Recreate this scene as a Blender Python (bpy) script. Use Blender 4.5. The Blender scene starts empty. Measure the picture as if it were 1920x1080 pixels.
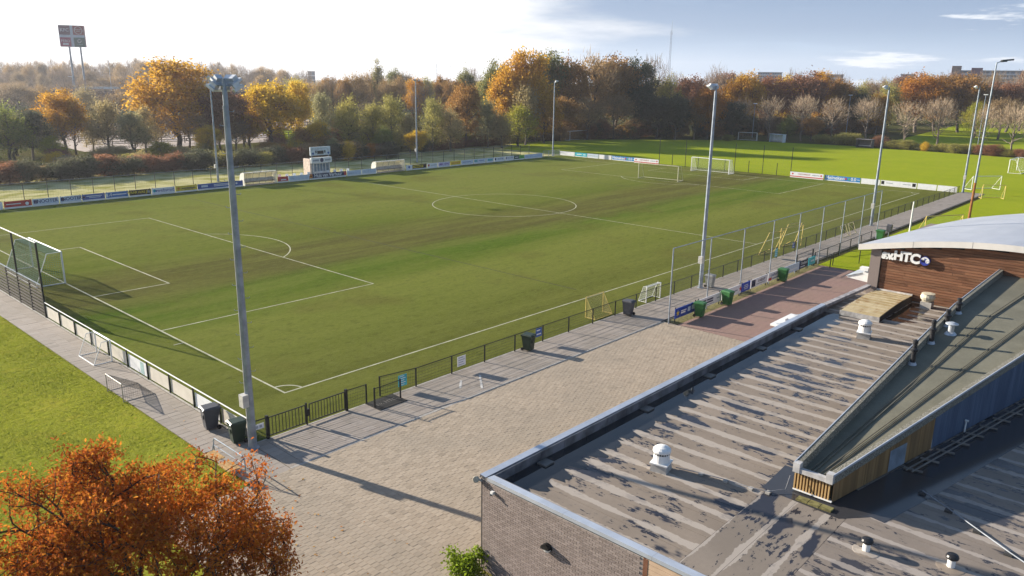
import bpy, bmesh, math, random
import numpy as np
from mathutils import Vector, Matrix
R = math.radians
random.seed(11)
sc = bpy.context.scene
COL = sc.collection

# ------------------------------------------------------------------ camera
cam_d = bpy.data.cameras.new('camera'); cam = bpy.data.objects.new('camera', cam_d); COL.objects.link(cam)
CX, CY, CZ, YAW, PITCH, ROLL, FPX = -19.30, -33.09, 15.48, 0.740007, 0.262552, 0.0135765, 1457.63
_f = Vector((math.cos(YAW)*math.cos(PITCH), math.sin(YAW)*math.cos(PITCH), -math.sin(PITCH)))
_r = Vector((math.sin(YAW), -math.cos(YAW), 0)); _u = _r.cross(_f)
_r2 = math.cos(ROLL)*_r + math.sin(ROLL)*_u; _u2 = -math.sin(ROLL)*_r + math.cos(ROLL)*_u
cam.matrix_world = Matrix(((_r2.x, _u2.x, -_f.x, CX), (_r2.y, _u2.y, -_f.y, CY), (_r2.z, _u2.z, -_f.z, CZ), (0, 0, 0, 1)))
cam_d.sensor_fit = 'HORIZONTAL'; cam_d.sensor_width = 36; cam_d.lens = FPX/1920*36
cam_d.clip_start = 0.1; cam_d.clip_end = 9000
sc.camera = cam

# ------------------------------------------------------------------ sun and sky
SUN_EL = R(17.5); SUN_V = Vector((-0.243*math.cos(SUN_EL), 0.970*math.cos(SUN_EL), math.sin(SUN_EL))).normalized()
sl = bpy.data.lights.new('sun', 'SUN'); sl.energy = 5.0; sl.angle = R(0.55); sl.color = (1.0, 0.90, 0.76)
sun = bpy.data.objects.new('sun', sl); COL.objects.link(sun)
sun.rotation_euler = (-SUN_V).to_track_quat('-Z', 'Y').to_euler(); sun.location = (0, 60, 80)
W = bpy.data.worlds.new('World'); sc.world = W; W.use_nodes = True
nt = W.node_tree; nt.nodes.clear()
def wn(t, **k):
    n = nt.nodes.new(t)
    for a, b in k.items(): setattr(n, a, b)
    return n
def wmath(op, a, b=None, c=None, clamp=False):
    n = wn('ShaderNodeMath', operation=op, use_clamp=clamp)
    for i, v in enumerate((a, b, c)):
        if v is None: continue
        if isinstance(v, (int, float)): n.inputs[i].default_value = v
        else: nt.links.new(v, n.inputs[i])
    return n.outputs[0]
def wmix(f, a, b):
    n = wn('ShaderNodeMix', data_type='RGBA')
    for s, v in ((0, f), (6, a), (7, b)):
        if isinstance(v, tuple): n.inputs[s].default_value = (*v, 1)
        elif isinstance(v, (int, float)): n.inputs[s].default_value = v
        else: nt.links.new(v, n.inputs[s])
    return n.outputs[2]
def wramp(v, a, b):
    n = wn('ShaderNodeMapRange', interpolation_type='SMOOTHSTEP'); nt.links.new(v, n.inputs[0])
    n.inputs[1].default_value = a; n.inputs[2].default_value = b
    return n.outputs[0]
sky = wn('ShaderNodeTexSky', sky_type='NISHITA', sun_disc=False, sun_elevation=SUN_EL, sun_rotation=math.atan2(SUN_V.x, SUN_V.y),
         altitude=5, air_density=1.0, dust_density=0.3, ozone_density=2.0)
tc = wn('ShaderNodeTexCoord')
sep = wn('ShaderNodeSeparateXYZ'); nt.links.new(tc.outputs['Generated'], sep.inputs[0])
zz = wmath('ADD', wmath('MAXIMUM', sep.outputs[2], 0.0), 0.10)
cmb = wn('ShaderNodeCombineXYZ')
nt.links.new(wmath('DIVIDE', sep.outputs[0], zz), cmb.inputs[0]); nt.links.new(wmath('DIVIDE', sep.outputs[1], zz), cmb.inputs[1])
def wnoise(scale, detail, off=(0, 0, 0), sc3=(1, 1, 1), rot=0, rough=.55):
    mp = wn('ShaderNodeMapping'); nt.links.new(cmb.outputs[0], mp.inputs[0])
    mp.inputs['Location'].default_value = off; mp.inputs['Scale'].default_value = sc3; mp.inputs['Rotation'].default_value = (0, 0, rot)
    n = wn('ShaderNodeTexNoise'); n.inputs['Scale'].default_value = scale; n.inputs['Detail'].default_value = detail
    n.inputs['Roughness'].default_value = rough
    nt.links.new(mp.outputs[0], n.inputs['Vector']); return n.outputs[0]
dt = wn('ShaderNodeVectorMath', operation='DOT_PRODUCT'); nt.links.new(tc.outputs['Generated'], dt.inputs[0])
dt.inputs[1].default_value = Vector((SUN_V.x, SUN_V.y, 0.12)).normalized()
n1 = wnoise(0.55, 7, (3.1, 1.7, 0), (1, 1, 1))
hl = wmath('SQRT', wmath('ADD', wmath('MULTIPLY', sep.outputs[0], sep.outputs[0]), wmath('ADD', wmath('MULTIPLY', sep.outputs[1], sep.outputs[1]), 0.0001)))
cb2 = wn('ShaderNodeCombineXYZ')
nt.links.new(wmath('DIVIDE', sep.outputs[0], hl), cb2.inputs[0]); nt.links.new(wmath('DIVIDE', sep.outputs[1], hl), cb2.inputs[1]); nt.links.new(wmath('MULTIPLY', sep.outputs[2], 9.0), cb2.inputs[2])
def wstreak(scale, off, rough=.55):
    mp = wn('ShaderNodeMapping'); nt.links.new(cb2.outputs[0], mp.inputs[0]); mp.inputs['Location'].default_value = off
    n = wn('ShaderNodeTexNoise'); n.inputs['Scale'].default_value = scale; n.inputs['Detail'].default_value = 7; n.inputs['Roughness'].default_value = rough
    nt.links.new(mp.outputs[0], n.inputs['Vector']); return n.outputs[0]
n2 = wstreak(2.6, (2.3, 0.4, 1.1))
bank = wramp(wmath('ADD', dt.outputs['Value'], wmath('MULTIPLY', wmath('SUBTRACT', n1, 0.5), 0.55)), 0.33, 0.52)
veil = wmath('MULTIPLY', wramp(n2, 0.30, 0.54), wramp(sep.outputs[2], 0.012, 0.065))
wisp = wramp(wstreak(3.4, (5.2, 3.1, 0.7), .6), 0.565, 0.63)
SKY_K = 0.082
low = wmath('SUBTRACT', 1.0, wramp(sep.outputs[2], 0.16, 0.55))
bg = wmix(wmath('MULTIPLY', low, 0.8), sky.outputs[0], (1.75, 2.75, 4.3))
bg = wmix(wmath('MULTIPLY', wmath('MULTIPLY', veil, low), 0.95), bg, (.72, 1.22, 2.15))
hz = wramp(sep.outputs[2], 0.0, 0.22)
bg = wmix(wmath('MULTIPLY', wmath('SUBTRACT', 1.0, hz), 0.55), bg, (2.9, 3.6, 4.5))
bg = wmix(wmath('MULTIPLY', wmath('MULTIPLY', wisp, low), 0.8), bg, (5.8, 5.9, 6.0))
bg = wmix(wmath('MULTIPLY', bank, low), bg, (5.3, 5.3, 5.3))
b_ = wn('ShaderNodeBackground'); nt.links.new(bg, b_.inputs[0]); b_.inputs[1].default_value = SKY_K
nt.links.new(b_.outputs[0], wn('ShaderNodeOutputWorld').inputs[0])
vs = sc.view_settings; vs.view_transform = 'Standard'; vs.look = 'None'; vs.gamma = 1; vs.use_curve_mapping = False
vs.exposure = 1.36
sc.cycles.max_bounces = 6; sc.cycles.transparent_max_bounces = 8; sc.cycles.use_denoising = True

# ------------------------------------------------------------------ materials
def links(m): return m.node_tree.links
class N:
    """small node helper for one material"""
    def __init__(s, name, rough=.7, metal=0.0, spec=.3):
        s.m = bpy.data.materials.new(name); s.m.use_nodes = True; s.nt = s.m.node_tree
        s.b = s.nt.nodes['Principled BSDF']; s.b.inputs['Roughness'].default_value = rough
        s.b.inputs['Metallic'].default_value = metal; s.b.inputs['Specular IOR Level'].default_value = spec
        s.tc = s.nt.nodes.new('ShaderNodeTexCoord'); s.geo = s.nt.nodes.new('ShaderNodeNewGeometry'); s.oi = s.nt.nodes.new('ShaderNodeObjectInfo')
        s.pos = s.geo.outputs['Position']; s.obj = s.tc.outputs['Object']; s.isl = s.geo.outputs['Random Per Island']; s.rnd = s.oi.outputs['Random']
    def put(s, i, v):
        if v is None: return
        if isinstance(v, (int, float)): i.default_value = v
        elif isinstance(v, tuple): i.default_value = (*v, 1) if len(i.default_value) == 4 else v
        else: s.nt.links.new(v, i)
    def math(s, op, a, b=None, c=None, clamp=False):
        n = s.nt.nodes.new('ShaderNodeMath'); n.operation = op; n.use_clamp = clamp
        for i, v in enumerate((a, b, c)): s.put(n.inputs[i], v)
        return n.outputs[0]
    def noise(s, scale, detail=4, vec=None, sc3=None, rough=.55, loc=None):
        v = vec or s.obj
        if sc3 or loc:
            mp = s.nt.nodes.new('ShaderNodeMapping'); s.nt.links.new(v, mp.inputs[0])
            if sc3: mp.inputs['Scale'].default_value = sc3
            if loc: mp.inputs['Location'].default_value = loc
            v = mp.outputs[0]
        n = s.nt.nodes.new('ShaderNodeTexNoise'); s.nt.links.new(v, n.inputs['Vector'])
        n.inputs['Scale'].default_value = scale; n.inputs['Detail'].default_value = detail; n.inputs['Roughness'].default_value = rough
        return n.outputs[0]
    def ramp(s, v, a, b, lo=0., hi=1.):
        n = s.nt.nodes.new('ShaderNodeMapRange'); n.interpolation_type = 'SMOOTHSTEP'; s.put(n.inputs[0], v)
        n.inputs[1].default_value = a; n.inputs[2].default_value = b; n.inputs[3].default_value = lo; n.inputs[4].default_value = hi
        return n.outputs[0]
    def mix(s, f, a, b, mode='MIX'):
        n = s.nt.nodes.new('ShaderNodeMix'); n.data_type = 'RGBA'; n.blend_type = mode
        s.put(n.inputs[0], f); s.put(n.inputs[6], a); s.put(n.inputs[7], b); return n.outputs[2]
    def cramp(s, v, stops):
        n = s.nt.nodes.new('ShaderNodeValToRGB'); s.put(n.inputs[0], v); e = n.color_ramp.elements
        while len(e) < len(stops): e.new(.5)
        for q, (p, c) in zip(e, stops): q.position = p; q.color = (*c, 1)
        return n.outputs[0]
    def sepx(s, v):
        n = s.nt.nodes.new('ShaderNodeSeparateXYZ'); s.nt.links.new(v, n.inputs[0]); return n.outputs
    def comb(s, x, y, z):
        n = s.nt.nodes.new('ShaderNodeCombineXYZ'); s.put(n.inputs[0], x); s.put(n.inputs[1], y); s.put(n.inputs[2], z); return n.outputs[0]
    def bump(s, h, st=.3, dist=.02):
        n = s.nt.nodes.new('ShaderNodeBump'); n.inputs['Strength'].default_value = st; n.inputs['Distance'].default_value = dist
        s.nt.links.new(h, n.inputs['Height']); s.nt.links.new(n.outputs[0], s.b.inputs['Normal'])
    def col(s, c): s.put(s.b.inputs['Base Color'], c); return s
    def rough(s, v): s.put(s.b.inputs['Roughness'], v); return s
def sc3(c, k): return tuple(min(1, v*k) for v in c)
def plain(name, c, rough=.6, metal=0., var=.18, scale=3., bump=0., rnd=0., spec=.3):
    n = N(name, rough, metal, spec)
    f = n.ramp(n.noise(scale, 5), .3, .7)
    o = n.mix(f, sc3(c, 1-var), sc3(c, 1+var))
    if rnd:
        r = n.math('FRACT', n.math('ADD', n.rnd, n.isl))
        o = n.mix(1., o, n.mix(r, (1-rnd,)*3, (1+rnd*.6,)*3), 'MULTIPLY')
    n.col(o)
    if bump: n.bump(n.noise(scale*12, 3), bump, .01)
    return n.m
MAT = {}
def P(key, *a, **k):
    if key not in MAT: MAT[key] = plain(key, *a, **k)
    return MAT[key]
galv = P('galvanised_steel', (.26, .30, .35), .5, .4, .22, 2.)
black = P('black_coated_steel', (.012, .013, .014), .45, 0, .3)
white = P('white_paint', (.74, .74, .72), .45, 0, .06, 2.)
cream = P('cream_board', (.62, .58, .50), .55, 0, .08, 1.5)
alu = P('aluminium_coping', (.50, .54, .60), .35, .35, .10, 1.2)
wire = P('fence_wire', (.018, .026, .020), .6)
wire_l = P('green_wire', (.05, .085, .06), .6)
netw = P('white_net', (.62, .64, .60), .8)
netg = P('green_net', (.16, .30, .24), .8)
netdark = P('dark_net', (.06, .065, .06), .8)
yellowp = P('yellow_paint', (.62, .47, .14), .5, 0, .12)
concrete = P('concrete', (.33, .31, .28), .85, 0, .2, 4., .2)
wood_y = P('bench_wood', (.40, .24, .09), .7, 0, .25, 6.)
glass_d = P('dark_glass', (.03, .04, .05), .1, 0, .1, 1., 0, 0, .6)
rub = P('black_rubber', (.014, .014, .014), .8)
grey_p = P('grey_plastic', (.055, .057, .068), .5, 0, .15)
green_p = P('green_plastic', (.035, .14, .04), .45, 0, .15)
dgreen_p = P('dark_green_plastic', (.016, .032, .02), .45, 0, .15)
rust = P('rust', (.26, .10, .03), .8, 0, .4, 5.)
bluep = P('blue_board', (.035, .10, .33), .4, 0, .08); navy = P('navy_board', (.012, .02, .07), .4); redp = P('red_board', (.50, .045, .04), .4, 0, .1)
yelb = P('yellow_board', (.66, .48, .03), .4); orangeb = P('orange_board', (.70, .24, .015), .4); blackb = P('black_board', (.012, .012, .012), .4)
pale = P('pale_blue_board', (.52, .60, .68), .4, 0, .08); whiteb = P('white_board', (.72, .73, .74), .4, 0, .05); turq = P('turquoise_board', (.05, .42, .50), .4)
greenb = P('green_board', (.10, .38, .06), .4); purp = P('purple_board', (.30, .20, .42), .4); greyb = P('grey_board', (.30, .33, .36), .4)
tealb = P('teal_sign', (.06, .36, .40), .4, 0, .08); darkgreenb = P('dark_green_board', (.02, .07, .05), .4); pinkish = P('magenta_board', (.30, .03, .09), .4)

# ------------------------------------------------------------------ mesh helper
class MB:
    def __init__(s): s.v = []; s.f = []
    def add(s, vs, fs):
        k = len(s.v); s.v += [tuple(v) for v in vs]; s.f += [tuple(i+k for i in f) for f in fs]; return s
    def box(s, a, b):
        x0, y0, z0 = a; x1, y1, z1 = b
        return s.add([(x0,y0,z0),(x1,y0,z0),(x1,y1,z0),(x0,y1,z0),(x0,y0,z1),(x1,y0,z1),(x1,y1,z1),(x0,y1,z1)],
                     [(0,3,2,1),(4,5,6,7),(0,1,5,4),(1,2,6,5),(2,3,7,6),(3,0,4,7)])
    def obox(s, c, X, Y, Z):
        c = Vector(c); X = Vector(X); Y = Vector(Y); Z = Vector(Z)
        vs = [c+X*i+Y*j+Z*k for k in (-1,1) for j in (-1,1) for i in (-1,1)]
        return s.add(vs, [(0,2,3,1),(4,5,7,6),(0,1,5,4),(1,3,7,5),(3,2,6,7),(2,0,4,6)])
    def beam(s, p, q, w, h=None):
        p = Vector(p); q = Vector(q); d = q-p; L = d.length; d = d/L
        u = Vector((0,0,1)) if abs(d.z) < .95 else Vector((1,0,0))
        a = d.cross(u).normalized(); b = a.cross(d)
        return s.obox((p+q)/2, d*L/2, a*w/2, b*(h or w)/2)
    def tube(s, p, q, r0, r1=None, n=8, cap=True):
        p = Vector(p); q = Vector(q); d = (q-p).normalized(); r1 = r0 if r1 is None else r1
        u = Vector((0,0,1)) if abs(d.z) < .95 else Vector((1,0,0))
        a = d.cross(u).normalized(); b = a.cross(d)
        vs = []
        for c, r in ((p, r0), (q, r1)):
            for i in range(n):
                t = 2*math.pi*i/n; vs.append(c+a*math.cos(t)*r+b*math.sin(t)*r)
        fs = [(i, (i+1) % n, n+(i+1) % n, n+i) for i in range(n)]
        if cap: fs += [tuple(range(n-1, -1, -1)), tuple(range(n, 2*n))]
        return s.add(vs, fs)
    def path(s, pts, r, n=6):
        for a, b in zip(pts, pts[1:]): s.tube(a, b, r, r, n)
        return s
    def lathe(s, c, prof, n=16):
        c = Vector(c); vs = []
        for r, z in prof:
            for i in range(n):
                t = 2*math.pi*i/n; vs.append(c+Vector((r*math.cos(t), r*math.sin(t), z)))
        m = len(prof); fs = [(j*n+i, j*n+(i+1) % n, (j+1)*n+(i+1) % n, (j+1)*n+i) for j in range(m-1) for i in range(n)]
        fs += [tuple(range(n-1, -1, -1)), tuple((m-1)*n+i for i in range(n))]
        return s.add(vs, fs)
    def poly(s, pts): return s.add(pts, [tuple(range(len(pts)))])
    def prism(s, pts, off):
        n = len(pts); off = Vector(off); a = [Vector(p) for p in pts]; b = [p+off for p in a]
        return s.add(a+b, [tuple(range(n-1,-1,-1)), tuple(range(n, 2*n))]+[(i,(i+1)%n,n+(i+1)%n,n+i) for i in range(n)])
    def net(s, p, u, v, nu, nv, r):
        """wires over the parallelogram p, p+u, p+v"""
        p = Vector(p); u = Vector(u); v = Vector(v)
        for i in range(nu+1): s.tube(p+u*i/nu, p+u*i/nu+v, r, r, 3, False)
        for j in range(nv+1): s.tube(p+v*j/nv, p+v*j/nv+u, r, r, 3, False)
        return s
    def mesh(s, name, o=(0,0,0), smooth=False):
        me = bpy.data.meshes.new(name); ox, oy, oz = o
        me.from_pydata([(x-ox, y-oy, z-oz) for x, y, z in s.v], [], s.f); me.update()
        if smooth: me.polygons.foreach_set('use_smooth', [True]*len(me.polygons))
        return me
    def build(s, name, mat, parent=None, o=None, smooth=False):
        if o is None: o = wloc(parent) if parent else (0,0,0)
        me = s.mesh(name, o, smooth); me.materials.append(mat)
        ob = bpy.data.objects.new(name, me); COL.objects.link(ob)
        if parent: ob.parent = parent; ob['_w'] = list(o)
        else: ob.location = o; ob['_w'] = list(o)
        return ob
def wloc(o): return tuple(o['_w']) if '_w' in o else tuple(o.location)
def tag(o, label, cat, group=None):
    o['label'] = label; o['category'] = cat
    if group: o['group'] = group
    return o
def thing(name, loc, label, cat, group=None):
    o = bpy.data.objects.new(name, None); COL.objects.link(o); o.location = loc; o['_w'] = list(loc)
    o.empty_display_size = .2
    return tag(o, label, cat, group)
def struct(o, kind='structure'): o['kind'] = kind; return o
def inst(name, me, parent, loc, mat=None, rot=None, scale=None):
    ob = bpy.data.objects.new(name, me); COL.objects.link(ob); ob.parent = parent; w = wloc(parent) if parent else (0,0,0)
    ob.location = (loc[0]-w[0], loc[1]-w[1], loc[2]-w[2])
    if rot is not None: ob.rotation_euler = rot
    if scale is not None: ob.scale = scale
    return ob
def copy_tree(root, loc, rz=0., label=None, group=None, scale=None):
    r = root.copy(); COL.objects.link(r); r.location = loc; r['_w'] = list(loc); r.rotation_euler = (0, 0, rz)
    if scale: r.scale = scale
    if label: r['label'] = label
    if group: r['group'] = group
    for ch in root.children:
        c = ch.copy(); COL.objects.link(c); c.parent = r
        for g in ch.children:
            d = g.copy(); COL.objects.link(d); d.parent = c
    return r
def text_obj(body, size, mat, parent, pos, X, Y, extrude=.006, name='lettering', shear=0., offset=0., spacing=1.):
    cu = bpy.data.curves.new('t', 'FONT'); cu.body = body; cu.size = size; cu.extrude = extrude; cu.align_x = 'CENTER'; cu.align_y = 'CENTER'
    cu.shear = shear; cu.offset = offset; cu.space_character = spacing; cu.resolution_u = 3
    t = bpy.data.objects.new('t', cu); COL.objects.link(t)
    me = bpy.data.meshes.new_from_object(t)
    bpy.data.objects.remove(t); bpy.data.curves.remove(cu)
    me.materials.clear(); me.materials.append(mat)
    ob = bpy.data.objects.new(name, me); COL.objects.link(ob); ob.parent = parent
    X = Vector(X).normalized(); Y = Vector(Y).normalized(); Z = X.cross(Y); w = Vector(wloc(parent)) if parent else Vector()
    p = Vector(pos)-w
    ob.matrix_local = Matrix(((X.x,Y.x,Z.x,p.x),(X.y,Y.y,Z.y,p.y),(X.z,Y.z,Z.z,p.z),(0,0,0,1)))
    return ob

# ------------------------------------------------------------------ ground, turf, lawns, paving
PL, PW = 105.8, 68.7
def grass_mat(name, a, b, c, frost=None):
    n = N(name, .95, 0, .0)
    f1 = n.ramp(n.noise(.12, 5, n.pos), .35, .65); f2 = n.ramp(n.noise(2.2, 5, n.pos, rough=.7), .3, .7); f3 = n.ramp(n.noise(14., 3, n.pos, rough=.7), .3, .75)
    o = n.mix(f1, a, b); o = n.mix(n.math('MULTIPLY', f2, .55), o, c); o = n.mix(n.math('MULTIPLY', f3, .45), o, sc3(a, .45)); o = n.mix(n.math('MULTIPLY', n.ramp(n.noise(5.5, 5, n.pos, rough=.75), .42, .66), .42), o, sc3(b, .5)); o = n.mix(n.math('MULTIPLY', n.ramp(n.noise(.5, 6, n.pos, rough=.7), .5, .7), .35), o, (c[0]*1.05, c[1]*.92, c[2]))
    if frost: o = n.mix(n.math('MULTIPLY', n.ramp(n.noise(.25, 6, n.pos, (1, 1.6, 1)), .34, .62), .8), o, frost)
    n.col(o); n.bump(n.noise(9., 4, n.pos, rough=.8), .9, .06)
    return n.m
lawn_m = grass_mat('lawn_grass', (.245, .275, .030), (.285, .305, .032), (.33, .31, .05))
field_m = grass_mat('field_grass', (.255, .325, .016), (.295, .355, .018), (.32, .34, .03))
strip_m = grass_mat('frosty_grass', (.24, .25, .05), (.29, .29, .07), (.37, .34, .13), (.52, .48, .27))
rough_m = grass_mat('rough_meadow', (.06, .075, .02), (.10, .085, .035), (.09, .09, .03))
def sheet(name, pts, z, mat, sub=None):
    m = MB(); m.poly([(x, y, z) for x, y in pts]); return struct(m.build(name, mat))
sheet('ground', [(-880,-880),(2980,-880),(2980,2980),(-880,2980)], -.06, rough_m)
sheet('lawn', [(-90,-40),(-9.7,-40),(-9.7,-7.2),(-5.92,-7.2),(-5.92,140),(-90,140)], -.012, lawn_m)
sheet('frosty_strip', [(-5.9,72.6),(112,72.6),(128,99),(6,99),(-5.9,97)], -.016, strip_m)
sheet('playing_field', [(111.3,-4.6),(112,72.6),(112.0,90),(128,101),(150,97),(183,70),(189,40),(186,2),(180,-60),(60,-60),(49,-30),(48.4,-7.9),(107,-7.9)], -.014, field_m)
# artificial turf
n = N('artificial_turf', .95, 0, .0)
px = n.sepx(n.pos)
wob = n.noise(.07, 5, n.pos, (.35, 1.6, 1))
yy = n.math('DIVIDE', n.math('ADD', px[1], n.math('MULTIPLY', n.math('SUBTRACT', wob, .5), 8.)), 70.)
base = n.cramp(yy, [(0., (.078, .088, .018)), (.09, (.112, .132, .024)), (.18, (.142, .166, .030)), (.235, (.044, .098, .004)), (.280, (.048, .106, .006)),
                    (.33, (.060, .048, .022)), (.42, (.068, .058, .022)), (.49, (.080, .112, .012)), (.62, (.134, .158, .030)), (.82, (.148, .170, .034)), (1., (.100, .140, .016))])
st = n.ramp(n.noise(.22, 6, n.pos, (.22, 1.9, 1), .62), .36, .66)
o = n.mix(n.math('MULTIPLY', st, .5), base, (.172, .180, .042))
o = n.mix(n.math('MULTIPLY', n.ramp(n.noise(.10, 4, n.pos, (1, 1, 1), loc=(9, 4, 0)), .52, .70), .55), o, (.088, .072, .022))
o = n.mix(n.math('MULTIPLY', n.ramp(n.noise(3., 5, n.pos, rough=.75), .3, .75), .35), o, (.050, .066, .006))
o = n.mix(n.math('MULTIPLY', n.ramp(n.noise(20., 3, n.pos, rough=.85), .38, .66), .42), o, (.22, .225, .06)); o = n.mix(n.math('MULTIPLY', n.ramp(n.noise(7., 4, n.pos, (.5, 1.6, 1), .8), .45, .7), .35), o, (.05, .058, .010))
o = n.mix(n.math('MULTIPLY', n.ramp(n.noise(1.9, 6, n.pos, (.7, 1.5, 1), .8), .48, .68), .40), o, (.17, .18, .05)); o = n.mix(n.math('MULTIPLY', n.ramp(n.noise(1.3, 6, n.pos, (.7, 1.4, 1), .8, (5, 9, 0)), .5, .68), .45), o, (.045, .055, .014))
n.col(o); n.bump(n.noise(30., 3, n.pos, rough=.8), .5, .03)
turf_m = n.m
pitch = struct(MB().poly([(-4.0,-4.05,0),(111.2,-4.05,0),(111.2,72.6,0),(-4.0,72.6,0)]).build('football_pitch', turf_m))
line_m = P('line_paint', (.36, .36, .25), .8, 0, .25, 1.)
def mark(name, m): return m.build(name, line_m, pitch)
Z = .004; LW = .055
def ln(name, a, b):
    a = Vector((*a, Z)); b = Vector((*b, Z)); d = (b-a).normalized(); s = Vector((-d.y, d.x, 0))*LW; a -= d*LW; b += d*LW
    mark(name, MB().poly([a-s, b-s, b+s, a+s]))
def arc(name, c, r, a0, a1, k=64):
    m = MB()
    for i in range(k):
        t0 = a0+(a1-a0)*i/k; t1 = a0+(a1-a0)*(i+1)/k
        m.poly([(c[0]+(r-LW)*math.cos(t0), c[1]+(r-LW)*math.sin(t0), Z), (c[0]+(r+LW)*math.cos(t0), c[1]+(r+LW)*math.sin(t0), Z),
                (c[0]+(r+LW)*math.cos(t1), c[1]+(r+LW)*math.sin(t1), Z), (c[0]+(r-LW)*math.cos(t1), c[1]+(r-LW)*math.sin(t1), Z)])
    mark(name, m)
H2 = PW/2
Z = .004
ln('touchline', (0,0), (PL,0)); ln('touchline', (0,PW), (PL,PW))
Z = .006
ln('goal_line', (0,0), (0,PW)); ln('goal_line', (PL,0), (PL,PW)); ln('halfway_line', (PL/2,0), (PL/2,PW))
for s, x0 in ((1, 0), (-1, PL)):
    for dpt, hw in ((16.5, 20.16), (5.5, 9.16)):
        Z = .008; ln('penalty_area_line', (x0,H2-hw), (x0+s*dpt,H2-hw)); ln('penalty_area_line', (x0,H2+hw), (x0+s*dpt,H2+hw))
        Z = .010; ln('penalty_area_line', (x0+s*dpt,H2-hw), (x0+s*dpt,H2+hw))
    a = math.acos(5.5/9.15); c0 = 0 if s > 0 else math.pi
    Z = .008; arc('penalty_arc', (x0+s*11,H2), 9.15, c0-a, c0+a, 30)
    for cy, q in ((0, 0 if s > 0 else math.pi/2), (PW, -math.pi/2 if s > 0 else math.pi)): arc('corner_arc', (x0,cy), 1., q, q+math.pi/2, 10)
    for dy in (11, ): Z = .012; ln('corner_tick', (x0-s*.6,dy), (x0-s*.05,dy))
Z = .008; arc('centre_circle', (PL/2,H2), 9.15, 0, 2*math.pi, 90)
# second, dark thin seam lines of the smaller pitches
seam_m = P('turf_seam', (.035, .036, .012), .9)
for x in (26.4, 79.4): MB().box((x-.05,2,.001),(x+.05,66,.003)).build('turf_seam', seam_m, pitch)

# paving pieces: a bevelled slab mesh shared by alike pieces
def piece_mesh(name, lx, ly, h, mat, bev=.005):
    m = MB(); x, y = lx/2, ly/2
    vs = [(-x,-y,-h),(x,-y,-h),(x,y,-h),(-x,y,-h),(-x,-y,-bev),(x,-y,-bev),(x,y,-bev),(-x,y,-bev),(-x+bev,-y+bev,0),(x-bev,-y+bev,0),(x-bev,y-bev,0),(-x+bev,y-bev,0)]
    m.add(vs, [(0,1,5,4),(1,2,6,5),(2,3,7,6),(3,0,4,7),(4,5,9,8),(5,6,10,9),(6,7,11,10),(7,4,8,11),(8,9,10,11)])
    me = m.mesh(name); me.materials.append(mat); return me, m
def lay(name, parent, cells, lx, ly, mat, ztop, near=300, gap=.006):
    """cells: centres; the ones nearest the camera become parts, the others one part of loose pieces"""
    me, m0 = piece_mesh(name, lx-gap, ly-gap, .03, mat)
    cells = sorted(cells, key=lambda c: (c[0]-CX)**2+(c[1]-CY)**2)
    rg = random.Random(3)
    for (x, y) in cells[:near]:
        inst(name, me, parent, (x, y, ztop+rg.uniform(-.004,.004)), rot=(rg.uniform(-.008,.008), rg.uniform(-.008,.008), 0))
    rest = cells[near:]
    if rest:
        m = MB()
        for (x, y) in rest:
            z = ztop+rg.uniform(-.004,.004); m.add([(a+x, b+y, c+z) for a, b, c in m0.v], m0.f)
        struct(m.build(name+'_field', mat, parent), 'stuff')
def pav_mat(name, a, b, stain, vr=.22):
    n = N(name, .85, 0, .25)
    r = n.math('FRACT', n.math('ADD', n.rnd, n.isl))
    o = n.mix(r, sc3(a, 1-vr), sc3(b, 1+vr*.5))
    o = n.mix(n.math('MULTIPLY', n.ramp(n.math('FRACT', n.math('MULTIPLY', r, 17.3)), .9, 1.), .5), o, sc3(a, .55))
    o = n.mix(n.math('MULTIPLY', n.ramp(n.noise(.22, 5, n.pos), .40, .66), .55), o, stain); o = n.mix(n.math('MULTIPLY', n.ramp(n.noise(.9, 6, n.pos, rough=.7, loc=(6, 1, 0)), .57, .68), .45), o, sc3(stain, .72))
    o = n.mix(n.math('MULTIPLY', n.ramp(n.noise(26., 4, n.pos), .45, .8), .35), o, sc3(a, .6))
    n.col(o); n.bump(n.noise(60., 3, n.pos), .25, .004); return n.m
tan_m = pav_mat('tan_paver', (.37, .302, .226), (.345, .284, .216), (.265, .226, .176), .16)
slab_m = pav_mat('grey_slab', (.315, .270, .228), (.30, .262, .228), (.225, .20, .165), .12)
joint_m = P('joint_sand', (.085, .075, .055), .95, 0, .3, 3.)
moss_m = P('moss_verge', (.13, .115, .04), .95, 0, .4, 6.)
plaza = sheet('plaza', [(-9.7,-7.25),(24.1,-7.25),(24.1,-24),(-9.7,-24)], -.008, joint_m)
cells = []
ix = 0; x = -9.56
while x < 24.0:
    y = -7.42 + (.1125 if ix % 2 else 0)
    while y > (-17.55 if x > -3.7 else -23):
        cells.append((x, y))
        y -= .225
    x += .27; ix += 1
lay('paver', plaza, cells, .27, .225, tan_m, .02)
lay('paver_half', plaza, [(-9.56+.54*i, -7.2525) for i in range(63)], .27, .1125, tan_m, .02, near=63)
path = sheet('path', [(-4.1,-7.25),(112.6,-7.25),(112.6,-4.06),(-4.1,-4.06)], -.010, joint_m)
cells = [(-3.8+.6*i, -4.30-.42*j) for i in range(194) for j in range(7)]
lay('slab', path, cells, .6, .42, slab_m, .022, gap=.012)
walk = sheet('side_path', [(-5.94,-7.25),(-4.1,-7.25),(-4.02,60),(-5.94,60)], -.008, joint_m)
cells = [(-5.63+.6*i, -7.0+.42*j) for i in range(3) for j in range(158)]
lay('slab', walk, cells, .6, .42, slab_m, .022, gap=.012)
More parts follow.
